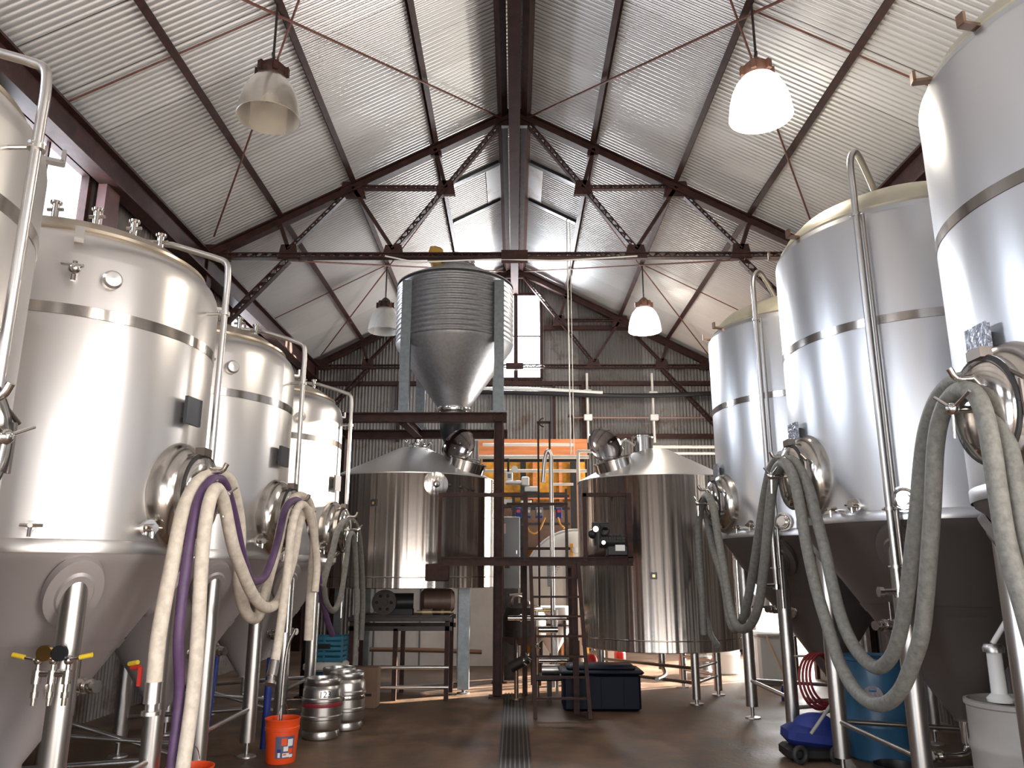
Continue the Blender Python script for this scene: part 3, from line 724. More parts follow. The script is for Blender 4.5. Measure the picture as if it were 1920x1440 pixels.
hose([(1990, 1290), (1965, 1190), (1935, 1060), (1913, 960), (1897, 863), (1873, 783), (1847, 731), (1813, 712), (1780, 722), (1753, 757), (1732, 830), (1719, 960), (1713, 1010), (1703, 1093), (1693, 1160), (1677, 1220), (1653, 1250), (1630, 1245), (1600, 1210), (1577, 1158), (1560, 1093), (1547, 1033), (1530, 968), (1519, 925), (1506, 893), (1491, 866), (1476, 855), (1462, 856), (1448, 874), (1439, 905), (1429, 960), (1414, 1060), (1397, 1147), (1380, 1180), (1367, 1158), (1357, 1093), (1337, 1027), (1326, 975), (1318, 950)], XR + .03, .042, M_hoseg,
     'upper grey hose of the right row, resting outermost over the nearest right manway')
hose([(1975, 1330), (1935, 1190), (1890, 1030), (1872, 930), (1857, 830), (1840, 760), (1820, 733), (1793, 735), (1770, 766), (1755, 830), (1748, 960), (1738, 1093), (1728, 1187), (1711, 1243), (1690, 1292), (1663, 1318), (1633, 1318), (1600, 1290), (1573, 1240), (1557, 1190), (1533, 1113), (1513, 1027), (1502, 960), (1493, 915), (1483, 885), (1470, 868), (1457, 880), (1449, 910), (1443, 960), (1431, 1077), (1420, 1143), (1403, 1176), (1383, 1175), (1370, 1143), (1358, 1070), (1347, 1010), (1338, 955), (1327, 930), (1316, 945), (1310, 1000), (1316, 1100), (1320, 1190)], XR - .06, .042, M_hoseg,
     'lower grey hose of the right row, sagging nearest the floor before the blue drum')
# second strand behind at right manway
hose([(1330, 960), (1322, 935), (1314, 948), (1309, 1010), (1311, 1090), (1330, 1180), (1345, 1210)], XR + .14, .034, M_hoseg,
     'short grey hose hanging from the farthest right fermenter beside the kettle')

# ================================================================== BREW VESSELS
def vessel(name, label, c, r, z0, z1, zap, leg_z, neck_off, plate, lid, legs, group='brewhouse vessels'):
    t = thing(name, label, 'vessel', (c[0], c[1], 0), group)
    MB().lathe([(0, z0 + .05), (r - .10, z0 + .02), (r - .02, z0), (r, z0 + .01), (r, z0 + .04), (r, z1 - .01), (r + .008, z1)], n=128).build('body', M_kettle, t)
    MB().lathe([(r + .001, z0 + .14), (r + .004, z0 + .145), (r + .004, z0 + .152), (r + .001, z0 + .157)], n=96).build('weld_seam', M_band, t)
    sh = 12
    MB().lathe([(r + .012, z1 - .012), (r + .014, z1 + .002), (.24, zap), (.20, zap + .015), (0, zap + .02)], n=96).build('cone_roof', M_kroof, t)
    nk = MB(); nx, ny = neck_off; nb = zap - math.hypot(nx, ny) * (zap - z1) / (r - .2) 
    if plate == 'stack':
        nb = zap + .04
        nk.lathe([(.15, nb - .16), (.15, nb + .14), (.16, nb + .15), (.16, nb + .17), (.12, nb + .175), (0, nb + .17)], (nx, ny, 0), n=32)
        k_ = nk.build('vent_stack', M_pol, t)
        MB().sweep([(nx - .30, ny - .1, nb - .04), (nx - .34, ny - .1, nb + .06), (nx - .26, ny - .1, nb + .10), (nx - .12, ny - .05, nb + .02)], .02, 10, 5).build('spray_pipe', M_pol, k_)
    else:
        nk.lathe([(.13, nb - .05), (.12, nb + .06), (.135, nb + .08), (.135, nb + .10), (.05, nb + .13), (.05, nb + .18), (0, nb + .18)], (nx, ny, 0), n=28)
        for k in range(5): a = k * 1.26; nk.cyl((nx + cos(a) * .1, ny + sin(a) * .1, nb + .02), (nx + cos(a) * .19, ny + sin(a) * .19, nb + .12), .014, n=8); nk.ball((nx + cos(a) * .2, ny + sin(a) * .2, nb + .13), .025)
        nk.build('agitator_neck', M_pol, t)
    # badge
    a, z = lid['badge']; a = R(a); e = Vector((cos(a), sin(a), 0)); rot = Matrix.Rotation(a, 3, 'Z')
    b = MB().box(e * (r + .012) + Vector((0, 0, z)), (.02, .085, .085), rot=rot).build('maker_badge', M_plated, t)
    MB().box(e * (r + .024) + Vector((0, 0, z)), (.006, .032, .034), rot=rot).build('badge_emblem', M_brass, b)
    # hatch with open lid
    h = Vector(lid['pos']); n = Vector(lid['n']).normalized(); ln = Vector(lid['ln']).normalized(); lc = Vector(lid['lc'])
    ring = MB().lathe([(.27, -.10), (.27, .03), (.285, .035), (.285, .05), (.24, .05), (.24, -.10)], h, n, n=40).build('hatch_collar', M_pol, t)
    ld = MB().lathe([(.0, .035), (.10, .03), (.20, .015), (.255, -.005), (.268, -.015), (.268, -.03), (.25, -.03), (.10, -.012), (.0, -.01)], lc, ln, n=40)
    ld.ball(lc + ln * .04 + Vector((.05, 0, .02)), .018); ld.ball(lc + ln * .04 + Vector((-.03, 0, -.05)), .018)
    ld.build('hatch_lid', mat('mirror_lid_steel', (.34, .31, .30), .1, 1.0), ring)
    hg = MB(); p = lc - Vector((0, 0, .20)); hg.cyl(p, h + n * .04 + (lc - h).normalized() * .1, .018, n=8); hg.cyl(h + Vector((-.18, .05, .10)), h + Vector((.18, -.05, .04)), .014, n=8)
    hg.build('lid_hinge', M_pol, ring)
    for (lx, ly, w) in legs:
        if w > 0: lg = MB().box((lx, ly, z0 / 2 + .03), (w, w, z0 - .06)).build('leg', M_galvd, t)
        else: lg = MB().cyl((lx, ly, .06), (lx, ly, z0 + .04), .055, n=16).build('leg', M_leg, t)
        f = MB(); f.cyl((lx, ly, .01), (lx, ly, .07), .025, n=10); f.cyl((lx, ly, 0), (lx, ly, .014), .09, n=20); f.build('foot', M_galvd if w > 0 else M_leg, lg)
    return t
vA = vessel('brew_kettle', 'wide shallow stainless mash vessel with cone roof under the silo, raised on tall legs', (-1.55, 11.8), 1.25, 1.45, 3.0, 3.50, 0, (.06, 0), 'neck',
       dict(badge=(-107, 2.58), pos=(.86, -.50, 3.21), n=(.30, -.17, 1), ln=(-.45, -.85, .22), lc=(.72, -.55, 3.47)),
       [(.82, -.15, .16), (-1.0, -.2, .10), (-.75, .75, .1), (.7, .85, .1)])
vC = vessel('brew_kettle', 'deep stainless brew kettle with vent stack at right behind the navy tote', (2.06, 11.45), 1.12, .66, 2.95, 3.42, 0, (-.16, -.06), 'stack',
       dict(badge=(-103, 1.62), pos=(-.66, -.45, 3.18), n=(-.30, -.15, 1), ln=(.35, -.88, .25), lc=(-.76, -.55, 3.43)),
       [(-.80, .45, 0), (.78, .05, 0), (.3, -.72, 0), (.45, .8, 0)])
# ports row on the mash vessel
for k, a_ in enumerate((-68, -58, -50, -44, -40)):
    a_ = R(a_); e = Vector((cos(a_), sin(a_), 0)); c = e * 1.245 + Vector((0, 0, 2.84 - k * .012))
    if k == 0: MB().lathe([(.17, 0), (.17, .02), (.14, .03), (.05, .035), (.03, .06), (0, .065)], c, e, n=32).build('side_port', M_kettle, vA)
    else: MB().cyl(c, c + e * .03, .02, n=12).build('side_port', M_dark, vA)
bx = MB().bbox((.53, -1.22, 1.66), (.30, .10, .22), .01).build('control_box', M_brown, vA)
# sub frame of kettle
f = MB()
for z in (.26, .44):
    for p, q in (((-.80, .45), (.3, -.72)), ((.3, -.72), (.78, .05)), ((.78, .05), (.45, .8))): f.cyl((p[0], p[1], z), (q[0], q[1], z), .022, n=10)
f.cyl((0, 0, .66), (0, 0, .35), .05, n=12); f.sweep([(0, 0, .4), (0, -.2, .3), (-.2, -.7, .3)], .03, 10, 5)
f.build('leg_frame', M_leg, vC)

# ================================================================== SILO on its steel frame
sc_ = (-.98, 12.12)
t = thing('grain_silo', 'ribbed galvanised grain silo with long cone hopper standing on a steel frame', 'silo', (sc_[0], sc_[1], 3.98))
zb_, zt_ = 5.22, 6.22; r = .93
prof = []
nr = 12
for i in range(nr * 8 + 1):
    z = zb_ + (zt_ - zb_) * i / (nr * 8); prof.append((r + .014 * (1 - cos(2 * pi * i / 8)), z))
MB().lathe(prof, (sc_[0], sc_[1], 0), n=96).build('ribbed_body', M_galv, t, True)
MB().lathe([(r + .02, zb_ + .01), (r + .0, zb_ - .04), (.24, 4.20), (.20, 4.16), (.20, 4.02)], (sc_[0], sc_[1], 0), n=96).build('hopper_cone', M_galv, t, True)
MB().lathe([(.27, 4.13), (.28, 4.16), (.28, 4.19), (.25, 4.22), (.24, 4.24)], (sc_[0], sc_[1], 0), n=40).build('hopper_collar', M_pol, t, True)
MB().lathe([(r + .03, zt_), (r + .03, zt_ + .02), (.42, zt_ + .32), (.30, zt_ + .34), (.30, zt_ + .46), (.32, zt_ + .47), (.32, zt_ + .50), (.15, zt_ + .54), (0, zt_ + .55)], (sc_[0], sc_[1], 0), n=64).build('roof_cap', M_galv, t, True)
MB().lathe([(.315, zt_ + .40), (.33, zt_ + .42), (.315, zt_ + .44)], (sc_[0], sc_[1], 0), n=40).build('cap_ring', M_pol, t, True)
for (px_, py_) in ((-.24, 11.42), (-1.68, 11.42), (-1.60, 12.82), (-.30, 12.84)):
    m_ = MB(); m_.beam((px_, py_, 3.99), (px_, py_, 6.12), .15, .05, up=(0, 1, 0)); m_.beam((px_ - .06, py_ + .04, 3.99), (px_ - .06, py_ + .04, 6.12), .03, .1, up=(0, 1, 0)); m_.beam((px_ + .06, py_ + .04, 3.99), (px_ + .06, py_ + .04, 6.12), .03, .1, up=(0, 1, 0))
    m_.box((px_, py_ + .02, 4.0), (.26, .22, .04))
    m_.build('leg', M_galvd, t, True)
MB().lathe([(.21, 4.04), (.22, 3.98), (.20, 3.80), (.14, 3.66)], (sc_[0], sc_[1] - .0, 0), n=28).build('black_sleeve', M_dark, t, True)
MB().cyl((sc_[0], sc_[1], 3.70), (sc_[0] - .02, sc_[1] - .45, 3.47), .11, n=20).build('feed_chute', M_dark, t, True)
mo = MB(); mo.bbox((-1.30, 11.85, 6.72), (.22, .22, .26), .03, rot=Matrix.Rotation(.3, 3, 'Y')); mo.cyl((-1.30, 11.85, 6.60), (-1.20, 11.9, 6.42), .09, n=14)
mo = mo.build('auger_motor', mat('ochre_motor_paint', (.45, .27, .05), .5), t, True)
# frame
t = thing('silo_stand', 'dark brown steel stand of tall posts and beams carrying the silo', 'stand', (-1.4, 12.1, 0))
for (x, y) in ((-.24, 11.30), (-.24, 12.75), (-2.88, 11.30), (-2.88, 12.75)):
    p = MB(); p.ibeam((x, y, .02), (x, y, 3.97), .13, .13, .015, up=(1, 0, 0)); p.box((x, y, .01), (.24, .24, .02)); p.build('post', M_brown, t, True)
for (p, q) in (((-3.0, 11.3), (-.12, 11.3)), ((-3.0, 12.75), (-.12, 12.75)), ((-1.68, 11.3), (-1.60, 12.75)), ((-.24, 11.3), (-.24, 12.75)), ((-2.88, 11.3), (-2.88, 12.75))):
    MB().ibeam((p[0], p[1], 3.90), (q[0], q[1], 3.90), .13, .14, .018).build('beam', M_brown, t, True)

# ================================================================== PLATFORM, LADDER
YP = 10.08
t = thing('work_platform', 'dark brown steel platform with pipe railings between the two brew vessels', 'platform', (.25, YP, 0))
MB().ibeam((-.98, YP, 1.80), (1.50, YP, 1.80), .07, .11, .014).build('deck_beam', M_brown, t, True)
MB().box((.35, YP + .75, 1.84), (.94, 1.4, .03)).build('deck_plate', M_brown, t, True)
for x in (-.10, .80): MB().beam((x, YP, 1.77), (x, YP + 1.45, 1.77), .06, .10).build('deck_joist', M_brown, t, True)
for (x0, x1, z) in ((-.98, .14, 2.64), (.88, 1.49, 2.64)):
    MB().beam((x0, YP, z), (x1, YP, z), .05, .05).build('rail', M_brown, t, True)
for (x, w) in ((-.96, .045), (.14, .06), (.90, .05), (1.47, .07)):
    MB().beam((x, YP, 1.80), (x, YP, 2.66), w, w, up=(0, 1, 0)).build('post', M_brown, t, True)
for (x, y) in ((.14, YP + 1.40), (.80, YP + 1.40), (-.5, YP + .02), (.75, YP - .02)):
    if y > YP + 1 or x > .7: MB().beam((x, y, .0), (x, y, 1.76), .07, .07, up=(0, 1, 0)).build('post', M_brown, t, True)
for z in (2.64,): MB().beam((-.12, YP + 1.42, z), (.78, YP + 1.42, z), .04, .04).build('rail', M_brown, t, True)
MB().torus((1.36, YP, 2.56), (0, 1, 0), .11, .014, 12, 8, a0=0, a1=pi / 2).build('corner_brace', M_brown, t, True)
t = thing('ladder', 'dark steel ladder leaning up to the platform from the floor in the centre', 'ladder', (.56, 9.72, 0))
for x in (.24, .88): MB().beam((x, 9.70, .0), (x - .04 if x < .5 else x - .08, YP - .06, 1.78), .045, .07, up=(0, 1, 0)).build('side_rail', M_brown, t, True)
for k in range(7):
    z = .22 + k * .23; f_ = z / 1.78
    MB().beam((.24 - .04 * f_, 9.70 + (YP - .06 - 9.70) * f_, z), (.88 - .08 * f_, 9.70 + (YP - .06 - 9.70) * f_, z), .035, .025).build('rung', M_brown, t, True)
# black equipment on the platform
t = thing('pump_motor', 'black electric pump motor with white rating label on the platform beside the kettle', 'motor', (1.27, YP - .02, 1.86))
m_ = MB(); m_.cyl((1.08, YP + .02, 2.05), (1.40, YP + .02, 2.05), .085, n=24)
for k in range(9): m_.cyl((1.10 + k * .032, YP + .02, 2.05), (1.112 + k * .032, YP + .02, 2.05), .095, n=24)
m_.build('motor_body', M_dark, t, True)
MB().bbox((1.30, YP - .0, 1.93), (.26, .20, .13), .015).build('base', M_dark, t, True)
MB().box((1.33, YP - .105, 1.965), (.12, .006, .075)).build('rating_label', M_whitep, t, True)
m_ = MB(); m_.cyl((1.07, YP, 2.0), (1.07, YP, 2.26), .06, n=16); m_.cyl((.99, YP, 2.24), (1.20, YP, 2.24), .05, n=16); m_.ball((1.0, YP, 2.14), .06); m_.torus((1.15, YP - .05, 2.18), (0, 1, 0), .05, .014, 16, 8); m_.build('pump_head', M_dark, t, True)
m_ = MB(); m_.cyl((1.03, YP - .06, 2.20), (1.03, YP - .085, 2.20), .035, n=16); m_.cyl((1.12, YP - .11, 2.03), (1.12, YP - .13, 2.03), .025, n=12); m_.build('gauge', M_pol, t, True)

# navy tote
t = thing('storage_tote', 'dark navy plastic tote with bulging lid on the floor under the right kettle', 'tote', (1.08, 10.42, 0))
MB().bbox((1.08, 10.42, .22), (.96, .50, .43), .03).build('bin_body', M_navy, t, True)
l = MB(); l.bbox((1.08, 10.42, .455), (1.04, .58, .05), .02); l.bbox((1.08, 10.42, .50), (.86, .42, .07), .03); l.build('bin_lid', M_navy, t, True)
for k in range(3): MB().box((.80 + k * .28, 10.155, .22), (.03, .02, .34)).build('rib', M_navy, t, True)

# ================================================================== LOWER MACHINERY under mash vessel
t = thing('equipment_frame', 'low dark steel rack with shelf beams under the raised mash vessel', 'rack', (-1.6, 11.3, 0))
for x in (-2.22, -1.62, -.92):
    for y in (11.02, 11.75): MB().beam((x, y, 0), (x, y, 1.02 if x != -1.62 else .92), .06, .06, up=(0, 1, 0)).build('post', M_brown, t, True)
for y in (11.02, 11.75):
    for z in (.92, 1.04): MB().beam((-2.28, y, z), (-.86, y, z), .06, .06).build('shelf_beam', M_darkm, t, True)
for z in (.17, .42): MB().cyl((-2.25, 11.0, z), (-.89, 11.0, z), .025, n=12).build('lower_pipe', M_leg, t, True)
MB().box((-1.57, 11.4, 1.08), (1.36, .7, .02)).build('shelf', M_darkm, t, True)
t = thing('gearbox_motor', 'dark round drive motor with pulley mounted under the mash vessel', 'motor', (-1.6, 11.2, 1.09))
m_ = MB(); m_.cyl((-1.80, 11.05, 1.26), (-1.80, 11.13, 1.26), .17, n=32); m_.cyl((-1.80, 11.02, 1.26), (-1.80, 11.05, 1.26), .05, n=16)
for k in range(6): a = k * pi / 3; m_.ball((-1.80 + cos(a) * .1, 11.04, 1.26 + sin(a) * .1), .02)
m_.build('pulley', M_darkm, t, True)
MB().cyl((-1.74, 11.22, 1.26), (-1.42, 11.26, 1.26), .12, n=24).build('motor_body', M_dark, t, True)
MB().box((-1.62, 11.24, 1.13), (.4, .2, .08)).build('base', M_dark, t, True)
t = thing('pressure_tank', 'short rust brown tank lying beside the drive motor with a white brass filter in front', 'tank', (-1.0, 11.5, 1.09))
MB().lathe([(.0, 0), (.12, .01), (.17, .06), (.17, .44), (.12, .49), (0, .50)], (-1.36, 11.52, 1.265), (1, .1, 0), n=28).build('tank_body', mat('rust_brown_tank', (.16, .10, .08), .5, .3, var=.3), t, True)
m_ = MB(); m_.cyl((-1.35, 11.12, 1.13), (-.88, 11.12, 1.13), .022, n=10); m_.cyl((-1.28, 11.12, 1.13), (-1.14, 11.12, 1.13), .045, n=14); m_.cyl((-1.02, 11.12, 1.13), (-.98, 11.12, 1.13), .035, n=14); m_.build('filter_pipe', mat('aged_brass_pipe', (.42, .34, .22), .4, .6), t, True)

# white insulated partition and tanks behind
t = thing('insulated_partition', 'white painted low partition wall seen below the mash vessel', 'partition', (-1.3, 14.9, 0))
MB().box((-1.45, 14.95, .85), (3.1, .10, 1.7)).build('panel', M_white, t, True)
MB().box((-1.45, 14.93, 1.72), (3.12, .16, .05)).build('capping', M_grey, t, True)
for k in range(4): MB().box((-2.6 + k * .85, 14.89, .85), (.03, .02, 1.68)).build('panel_joint', M_grey, t, True)
m_ = MB(); m_.sweep([(-2.9, 14.8, .30), (-1.5, 14.8, .28), (-.6, 14.8, .25)], .04, 10, 3); m_.build('drain_pipe', mat('old_copper_pipe', (.25, .14, .09), .4, .5), t, True)

t = thing('hot_liquor_tank', 'large glossy white horizontal tank seen end on behind the ladder', 'tank', (1.15, 14.780, 0))
MB().lathe([(0, -.14), (.40, -.12), (.72, -.06), (.90, .02), (.95, .12), (.95, 1.5)], (1.12, 14.280, 1.46), (0, 1, 0), n=72).build('tank_shell', M_white, t, True)
MB().torus((1.12, 14.380, 1.46), (0, 1, 0), .955, .02, 72, 8).build('end_flange', M_whitep, t, True)
for x in (.55, 1.7): MB().box((x, 14.880, .35), (.12, 1.0, .7)).build('saddle', M_white, t, True)
v = MB(); v.box((.78, 14.200, 1.62), (.40, .05, .42))
v = v.build('control_panel', M_grey, t, True)
for k in range(9): MB().box((.78, 14.170, 1.46 + k * .04), (.36, .012, .012)).build('louvre', mat('pale_louvre', (.32, .33, .34), .4), v, True)
MB().lathe([(0, .05), (.055, .04), (.06, 0)], (1.08, 14.160, 2.05), (0, -1, 0), n=24).build('dial_gauge', M_whitep, t, True)
MB().box((1.02, 14.180, 2.05), (.05, .03, .22)).build('dial_bracket', mat('orange_bracket', (.75, .30, .03), .5), t, True)
for k in range(7): MB().box((1.20, 14.155, 1.75 + k * .05), (.025, .012, .02)).build('level_mark', mat('green_mark', (.35, .55, .10), .5), t, True)

t = thing('white_cone_vessel', 'white cone bottomed plastic vessel with dark stand low behind the ladder', 'vessel', (.4, 13.1, 0))
MB().lathe([(0, .40), (.06, .40), (.34, .86), (.36, 1.1), (.36, 1.12), (0, 1.13)], (.62, 13.1, 0), n=36).build('vessel_body', M_whitep, t, True)
m_ = MB()
for a in (0.5, 2.1, 3.7, 5.2): m_.beam((.62 + cos(a) * .36, 13.1 + sin(a) * .36, 0), (.62 + cos(a) * .36, 13.1 + sin(a) * .36, .98), .04, .04, up=(0, 1, 0))
m_.torus((.62, 13.1, .85), (0, 0, 1), .36, .02, 32, 8); m_.build('stand', M_darkm, t, True)

# grey electrical cabinet + small boxes
def cabinet(name, label, c, size, m, cat='cabinet', group=None, door=True):
    t = thing(name, label, cat, (c[0], c[1], c[2] - size[2] / 2), group)
    MB().bbox(c, size, .012).build('case', m, t, True)
    if door: MB().box((c[0], c[1] - size[1] / 2 - .006, c[2]), (size[0] * .86, .012, size[2] * .9)).build('door', m, t, True); MB().box((c[0] + size[0] * .34, c[1] - size[1] / 2 - .02, c[2]), (.015, .02, .06)).build('latch', M_leg, t, True)
    return t
p = at(957, 985, Y=13.0)
t = cabinet('electrical_cabinet', 'tall grey electrical cabinet behind the silo post', (p.x - .02, 13.05, 1.98), (.36, .22, 1.15), M_grey)
for z in (.7,): MB().box((p.x - .02, 13.10, .70), (.30, .06, 1.4)).build('mounting_post', M_darkm, t, True)
MB().box((p.x - .13, 12.92, 2.36), (.11, .008, .16)).build('warning_sticker', mat('pink_sticker', (.55, .38, .36), .6), t, True)
# pipe rack carrying controllers
t = thing('control_rack', 'black steel rack of horizontal bars carrying blue controllers and orange hoses', 'rack', (.4, 13.35, 0))
for x in (.0, .90): MB().beam((x - .02, 13.38, 0), (x - .02, 13.38, 2.95), .05, .05, up=(0, 1, 0)).build('post', M_darkm, t, True)
for z in (2.93, 2.72, 2.46, 2.05): MB().beam((-.06, 13.38, z), (.94, 13.38, z), .04, .045).build('rail', M_darkm if z != 2.05 else M_brown, t, True)
for k, (px_, sz, m_) in enumerate(((972, .10, M_bblue), (991, .08, M_grey), (1011, .13, M_grey), (1048, .10, M_bblue))):
    q = at(px_, 962, Y=13.30)
    c_ = thing('dosing_controller', ('small blue controller at the left end of the bar rack', 'narrow grey controller second from left on the bar rack', 'wider grey and blue controller in the middle of the bar rack', 'small blue controller at the right end of the bar rack')[k], 'controller', (q.x, 13.30, q.z - .09), 'controllers on the bar rack')
    MB().bbox((q.x, 13.30, q.z), (sz, .09, .18), .01).build('case', m_, c_, True)
    MB().box((q.x, 13.25, q.z + .03), (sz * .6, .01, .05)).build('display', M_red if m_ is M_bblue else M_whitep, c_, True)
    if k in (1, 2): MB().box((q.x, 13.25, q.z - .07), (sz * .9, .012, .04)).build('blue_base', M_bblue, c_, True)
def tube(pts, r, m, name, label, cat, group=None, n=10, sm=6):
    return tag(MB().sweep(pts, r, n, sm).build(name, m), label, cat, group)
M_ohose = mat('orange_hose_rubber', (.60, .28, .05), .5)
for k, (xs, lab_) in enumerate((((952, 958, 962, 968, 973), 'left orange hose loop hanging under the blue controller'), ((984, 990, 1000, 1011, 1022), 'wide orange hose loop hanging in the middle of the bar rack'), ((1046, 1049, 1053, 1056, 1058), 'short orange hose at the right end of the bar rack'))):
    ys = ((968, 990, 1001, 994, 975), (970, 992, 1000, 994, 970), (970, 980, 986, 988, 990))[k]
    pts = [at(a, b, Y=13.26 - (.0 if i % 2 else .02)) for i, (a, b) in enumerate(zip(xs, ys))]
    tube(pts, .017, M_ohose, 'hose', lab_, 'hose', 'orange hoses on the bar rack')
# gallows frame + vertical pipe
p0, p1 = at(1010, 935, Y=12.4), at(1010, 792, Y=12.4); q1 = at(1030, 792, Y=12.4)
t = thing('hoist_frame', 'narrow brown inverted U frame rising behind the platform', 'frame', (p0.x, 12.4, 0))
for x in (p0.x, q1.x): MB().beam((x, 12.4, 0), (x, 12.4, p1.z), .03, .03, up=(0, 1, 0)).build('upright', M_brown, t, True)
MB().beam((p0.x - .02, 12.4, p1.z), (q1.x + .02, 12.4, p1.z), .03, .04).build('top_bar', M_brown, t, True)
MB().torus((.5 * (p0.x + q1.x), 12.4, p1.z + .0), (0, 1, 0), .07, .012, 16, 8, a0=-pi/2, a1=pi/2).build('top_loop', M_brown, t, True)
a = at(1027, 850, Y=11.9); 
tube([(a.x - .08, 11.9, a.z - .45), (a.x - .05, 11.9, a.z - .1), (a.x, 11.9, a.z + .04), (a.x + .05, 11.9, a.z - .06), (a.x + .05, 11.9, a.z - .5), (a.x + .05, 11.9, .05)], .032, M_leg, 'vertical_pipe', 'hooked stainless pipe standing upright behind the ladder', 'pipe')
# pipework runs on the far side
M_wpipe = mat('white_lagged_pipe', (.72, .66, .58), .45)
def run(px0, px1, py, Y, r, m, label, name='wall_pipe'):
    a, b = at(px0, py, Y=Y), at(px1, py, Y=Y); b.z = a.z
    return tag(MB().cyl(a, b, r, n=12).build(name, m), label, 'pipe', 'horizontal pipe runs at the back')
run(898, 1104, 857, 14.2, .035, M_wpipe, 'long white horizontal pipe level with the open kettle hatch')
run(905, 1077, 834, 16.0, .035, M_wpipe, 'white horizontal pipe across the top pine board')
run(905, 1100, 883, 14.6, .03, M_wpipe, 'thin white horizontal pipe crossing the yellow insulation')
run(1030, 1075, 908, 14.6, .025, M_wpipe, 'short white pipe stub at the right of the insulation')
run(905, 1096, 862, 14.4, .045, M_dark, 'black horizontal pipe just under the long white pipe')
run(1215, 1345, 838, 15.5, .03, M_wpipe, 'white pipe running right from the vent stack to the last tank')
run(1215, 1345, 850, 15.5, .025, M_wpipe, 'lower thin pipe running right beside the vent stack')
run(862, 925, 823, 14.8, .035, M_wpipe, 'short white pipe behind the open mash hatch lid')
a = at(1084, 855, Y=13.6)
tube([(a.x + .3, 13.6, a.z + .08), (a.x + .05, 13.6, a.z + .08), (a.x, 13.6, a.z), (a.x, 13.6, a.z - .8), (a.x, 13.6, .02)], .03, M_wpipe, 'bent_pipe', 'white pipe bending down beside the left edge of the right kettle', 'pipe')
# chrome pipe low across the centre
t = thing('pipe_manifold', 'bright chrome pipe manifold standing low behind the ladder on thin legs', 'pipes', (.4, 11.7, 0))
for (z, r_, x0, x1, m_) in ((1.02, .035, -.10, .88, M_pol), (.86, .05, .30, .62, M_pol), (.44, .035, .3, .86, M_pol), (1.12, .02, .28, .52, M_brass)):
    MB().cyl((x0, 11.7, z), (x1, 11.7, z), r_, n=16).build('pipe', m_, t, True)
for x in (.32, .60): MB().cyl((x, 11.7, 0), (x, 11.7, 1.13), .022, n=10).build('riser', M_leg, t, True)
for x in (.08, .45): MB().cyl((x, 11.7, 1.02), (x + .02, 11.7, 1.02), .055, n=16).build('pipe_clamp', M_pol, t, True)
t = thing('floor_pump', 'cluster of small steel pump and clamps standing over the floor drain', 'pump', (.1, 11.0, 0))
m_ = MB(); m_.cyl((-.05, 11.0, .42), (.18, 10.95, .55), .07, n=18); m_.cyl((.18, 10.95, .55), (.28, 10.93, .62), .03, n=10)
m_.build('pump_body', M_darkm, t, True)
m_ = MB(); m_.cyl((.02, 11.0, .02), (.02, 11.0, .40), .03, n=12); m_.cyl((.30, 10.95, .02), (.30, 10.95, .95), .025, n=12); m_.cyl((.02, 11.0, .02), (.02, 11.0, .04), .09, n=16); m_.build('support', mat('brown_steel_tube', (.22, .15, .11), .35, .8), t, True)
for k in range(4): m_ = MB(); m_.ball((.12 + .06 * k, 10.88, .52 + .07 * k), .022); m_.cyl((.10 + .06 * k, 10.90, .50 + .07 * k), (.16 + .06 * k, 10.90, .46 + .07 * k), .012, n=8); m_.build('clamp', M_pol, t, True)
t = thing('pump_cart', 'low black pump cart with squat legs beside the navy tote', 'cart', (.42, 11.0, 0))
MB().bbox((.48, 11.0, .30), (.50, .30, .07), .015).build('deck', M_dark, t, True)
for x in (.26, .46, .68): MB().box((x, 10.98, .135), (.06, .2, .27)).build('leg', M_dark, t, True)
MB().cyl((.36, 10.95, .40), (.60, 10.95, .40), .065, n=20).build('pump', M_leg, t, True)
t = thing('air_compressor', 'dark squat vessel with hoses standing behind the silo post', 'compressor', (-.0, 12.9, 0))
MB().lathe([(0, .60), (.22, .60), (.34, .72), (.34, 1.0), (.28, 1.14), (.1, 1.2), (0, 1.2)], (.14, 12.36, 0), n=32).build('vessel_body', M_darkm, t, True)
for a in (.5, 2.6, 4.7): MB().cyl((.02 + cos(a) * .28, 12.36 + sin(a) * .28, 0), (.02 + cos(a) * .28, 12.36 + sin(a) * .28, .72), .025, n=10).build('leg', M_darkm, t, True)
m_ = MB(); m_.sweep([(-.05, 12.3, 1.15), (-.02, 12.2, 1.30), (.15, 12.2, 1.28), (.24, 12.2, 1.1), (.26, 12.2, .6)], .02, 8, 5); m_.cyl((-.08, 12.3, 1.32), (.12, 12.3, 1.34), .02, n=8); m_.build('hose', M_leg, t, True)
for (x, px_, lab_) in ((1, 1109, 'small red canister on the floor left of the kettle base'), (2, 1163, 'small red canister on the floor beneath the kettle')):
    q = at(px_, 1250, Y=12.0 if x == 1 else 12.9); 
    tag(MB().lathe([(0, 0), (.085, .0), (.09, .02), (.09, .42), (.06, .48), (.03, .50), (0, .5)], (q.x, q.y, 0), n=24).build('canister', M_red), lab_, 'canister', 'red canisters')

